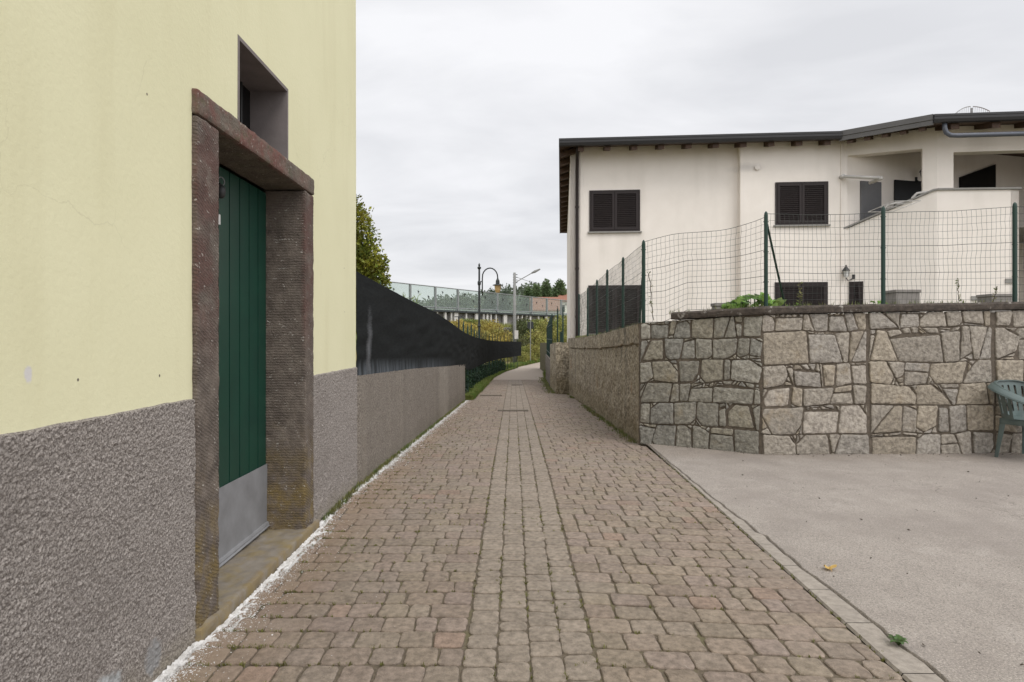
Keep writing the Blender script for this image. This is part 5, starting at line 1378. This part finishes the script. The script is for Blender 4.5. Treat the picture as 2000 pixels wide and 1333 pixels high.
ftree('rounded green tree seen through the glass behind the black lamp', 958, 563, 150, 34, MT['wood_far'], 4000)
ftree('low green tree seen through the glass between both lamps', 985, 566, 150, 26, MT['wood_far'], 3500)
ftree('low grey-green tree through the glass left of the black lamp', 862, 592, 140, 24, MT['wood_far'], 2500)
ftree('small tree through the glass panes near the feathery shrub', 832, 596, 140, 22, MT['wood_far'], 2500)
# hill with a wood on it
m = MB()
def hill(u, v):
    x = lerp(-260, 260, u); y = lerp(190, 420, v); k = math.sin(math.pi*v)
    h_ = 2+17*k*interp([(-260,.15),(-70,.35),(-30,.75),(0,1.0),(40,.85),(120,.6),(260,.3)], x)+2*fbm(x,y,0,.02)*k
    return (x, y, h_)
m.grid(hill, 60, 20); tag(m.build('hills', MT['slope'], smooth=True), kind='structure')
m = MB(); bl = []
for k in range(420):
    u = random.uniform(.28, .72); v = random.uniform(.04, .55); q = hill(u, v); s_ = random.uniform(3, 5.5); bl.append((q[0], q[1], q[2]+s_*.5, s_, s_, s_*.8))
cloud(m, bl, 42000, .9, 1.4)
tag(m.build('far_wood', MT['wood_far']), 'grey-green wooded hillside far beyond the glass barrier', 'woodland', kind='stuff')
# red-roofed houses beyond
def rhouse(label, px0, px1, py_ridge, py_eave, Y, D=8):
    a, b = P(px0, py_eave, Y), P(px1, py_eave, Y); rz_ = P(px0, py_ridge, Y+D/2).z; g_ = ground_z(a.x, Y)-1
    r = thing('red_roofed_house', label, 'house', ((a.x+b.x)/2, Y, g_))
    m = MB(); m.box(a.x+.3, b.x-.3, Y+.4, Y+D-.4, g_, a.z); m.poly([(a.x+.3,Y+.4,a.z),(a.x+.3,Y+D-.4,a.z),(a.x+.3,Y+D/2,rz_-.15)]); m.poly([(b.x-.3,Y+.4,a.z),(b.x-.3,Y+D-.4,a.z),(b.x-.3,Y+D/2,rz_-.15)]); m.build('wall', MT['house'], r)
    m = MB()
    for s_ in (0, 1):
        ye = Y if s_ == 0 else Y+D; m.hexa([(a.x,ye,a.z),(b.x,ye,a.z),(b.x,Y+D/2,rz_),(a.x,Y+D/2,rz_),(a.x,ye,a.z+.2),(b.x,ye,a.z+.2),(b.x,Y+D/2,rz_+.2),(a.x,Y+D/2,rz_+.2)])
    m.build('roof', MT['tile'], r)
    for k in range(3):
        x = lerp(a.x, b.x, (k+.5)/3); m = MB(); m.box(x-.4, x+.4, Y+.36, Y+.42, a.z-1.7, a.z-.5); m.build('window', MT['brown'], r)
rhouse('long red tiled roof seen through the glass panes below the dark trees', 1036, 1098, 583, 608, 96)
rhouse('orange tiled roof peeking above the barrier beside the cream house', 1092, 1135, 575, 590, 104)

# ------------------------------------------------------------------ small things on the ground
q = P(1620, 1119, 3.39); fl = thing('fallen_leaf', 'curled yellow fallen leaf lying on the grey asphalt yard', 'leaf', (q.x, q.y, .014))
m = MB(); c = Vector((q.x, q.y, .02)); pts = []
for k in range(18):
    th = 2*math.pi*k/18; rr = .026*(1+.28*math.cos(3*th+.5)+.12*math.sin(7*th)); pts.append(c+Vector((rr*1.25*math.cos(th), rr*.9*math.sin(th), .010*math.cos(2*th)+.012)))
i = m.add([c]+pts)
for k in range(18): m.face((i, i+1+k, i+1+(k+1)%18))
m.build('blade', MT['dry'], fl)
m = MB(); m.tube([c, c+Vector((-.006,-.02,.008)), c+Vector((-.004,-.036,-.002))], .0014, 5); m.build('stalk', MT['dry'], fl)
wd = thing('dandelion', 'small green dandelion rosette growing from the crack at the yard edge', 'weed', (1.605, 2.56, 0)); m = MB()
for k in range(14):
    a = k*.9+random.uniform(-.2,.2); l_ = random.uniform(.03,.055); pr = None
    for j in range(5):
        t0, t1 = j/5, (j+1)/5; w0, w1 = (.0015+.0065*math.sin(math.pi*t0)), (.0015+.0065*math.sin(math.pi*t1)) if j < 4 else .0005
        f = lambda t, w_: (1.605+math.cos(a)*l_*t-math.sin(a)*w_, 2.56+math.sin(a)*l_*t+math.cos(a)*w_, .012+.03*math.sin(2.2*t))
        m.poly([f(t0,-w0*(1.5 if j%2 else 1)), f(t1,-w1), f(t1,w1), f(t0,w0*(1.5 if j%2 else 1))])
m.build('leaves', MT['weed2'], wd)
m = MB()
for k in range(260):
    y = 1.7+9*random.random()**1.4; x = random.uniform(lx(y)+.1, 1.5) if random.random() < .85 else random.uniform(1.65, 3)
    s_ = random.uniform(.0015, .0045); z = zg(y)+.014
    qv = [Vector((random.uniform(-1,1), random.uniform(-1,1), random.uniform(0,.8)))*s_+Vector((x, y, z)) for _ in range(4)]; i = m.add(qv)
    for f_ in ((0,1,2),(0,2,3),(0,3,1),(1,3,2)): m.face([i+t for t in f_])
tag(m.build('grit', MT['salt']), 'scattered pale grit and crumbs on the lane paving', 'grit', kind='stuff')

m = MB()
for k in range(420):
    if random.random() < .6: x = random.uniform(1.8, 6); y = 6.72-abs(random.gauss(0, .08))+(max(0, 2.73-x)*.64 if x < 2.73 else 0)
    else: x = random.uniform(1.66, 5); y = random.uniform(2.2, 6.6)
    s_ = random.uniform(.003, .012) if random.random() < .85 else .02
    m.leaf((x, y, .019), (random.uniform(-1,1), random.uniform(-1,1), random.uniform(0,.15)), s_*.6, s_*1.3)
tag(m.build('leaf_crumbs', MT['bark']), 'dry leaf crumbs scattered over the asphalt yard and along the stone wall foot', 'litter', kind='stuff')
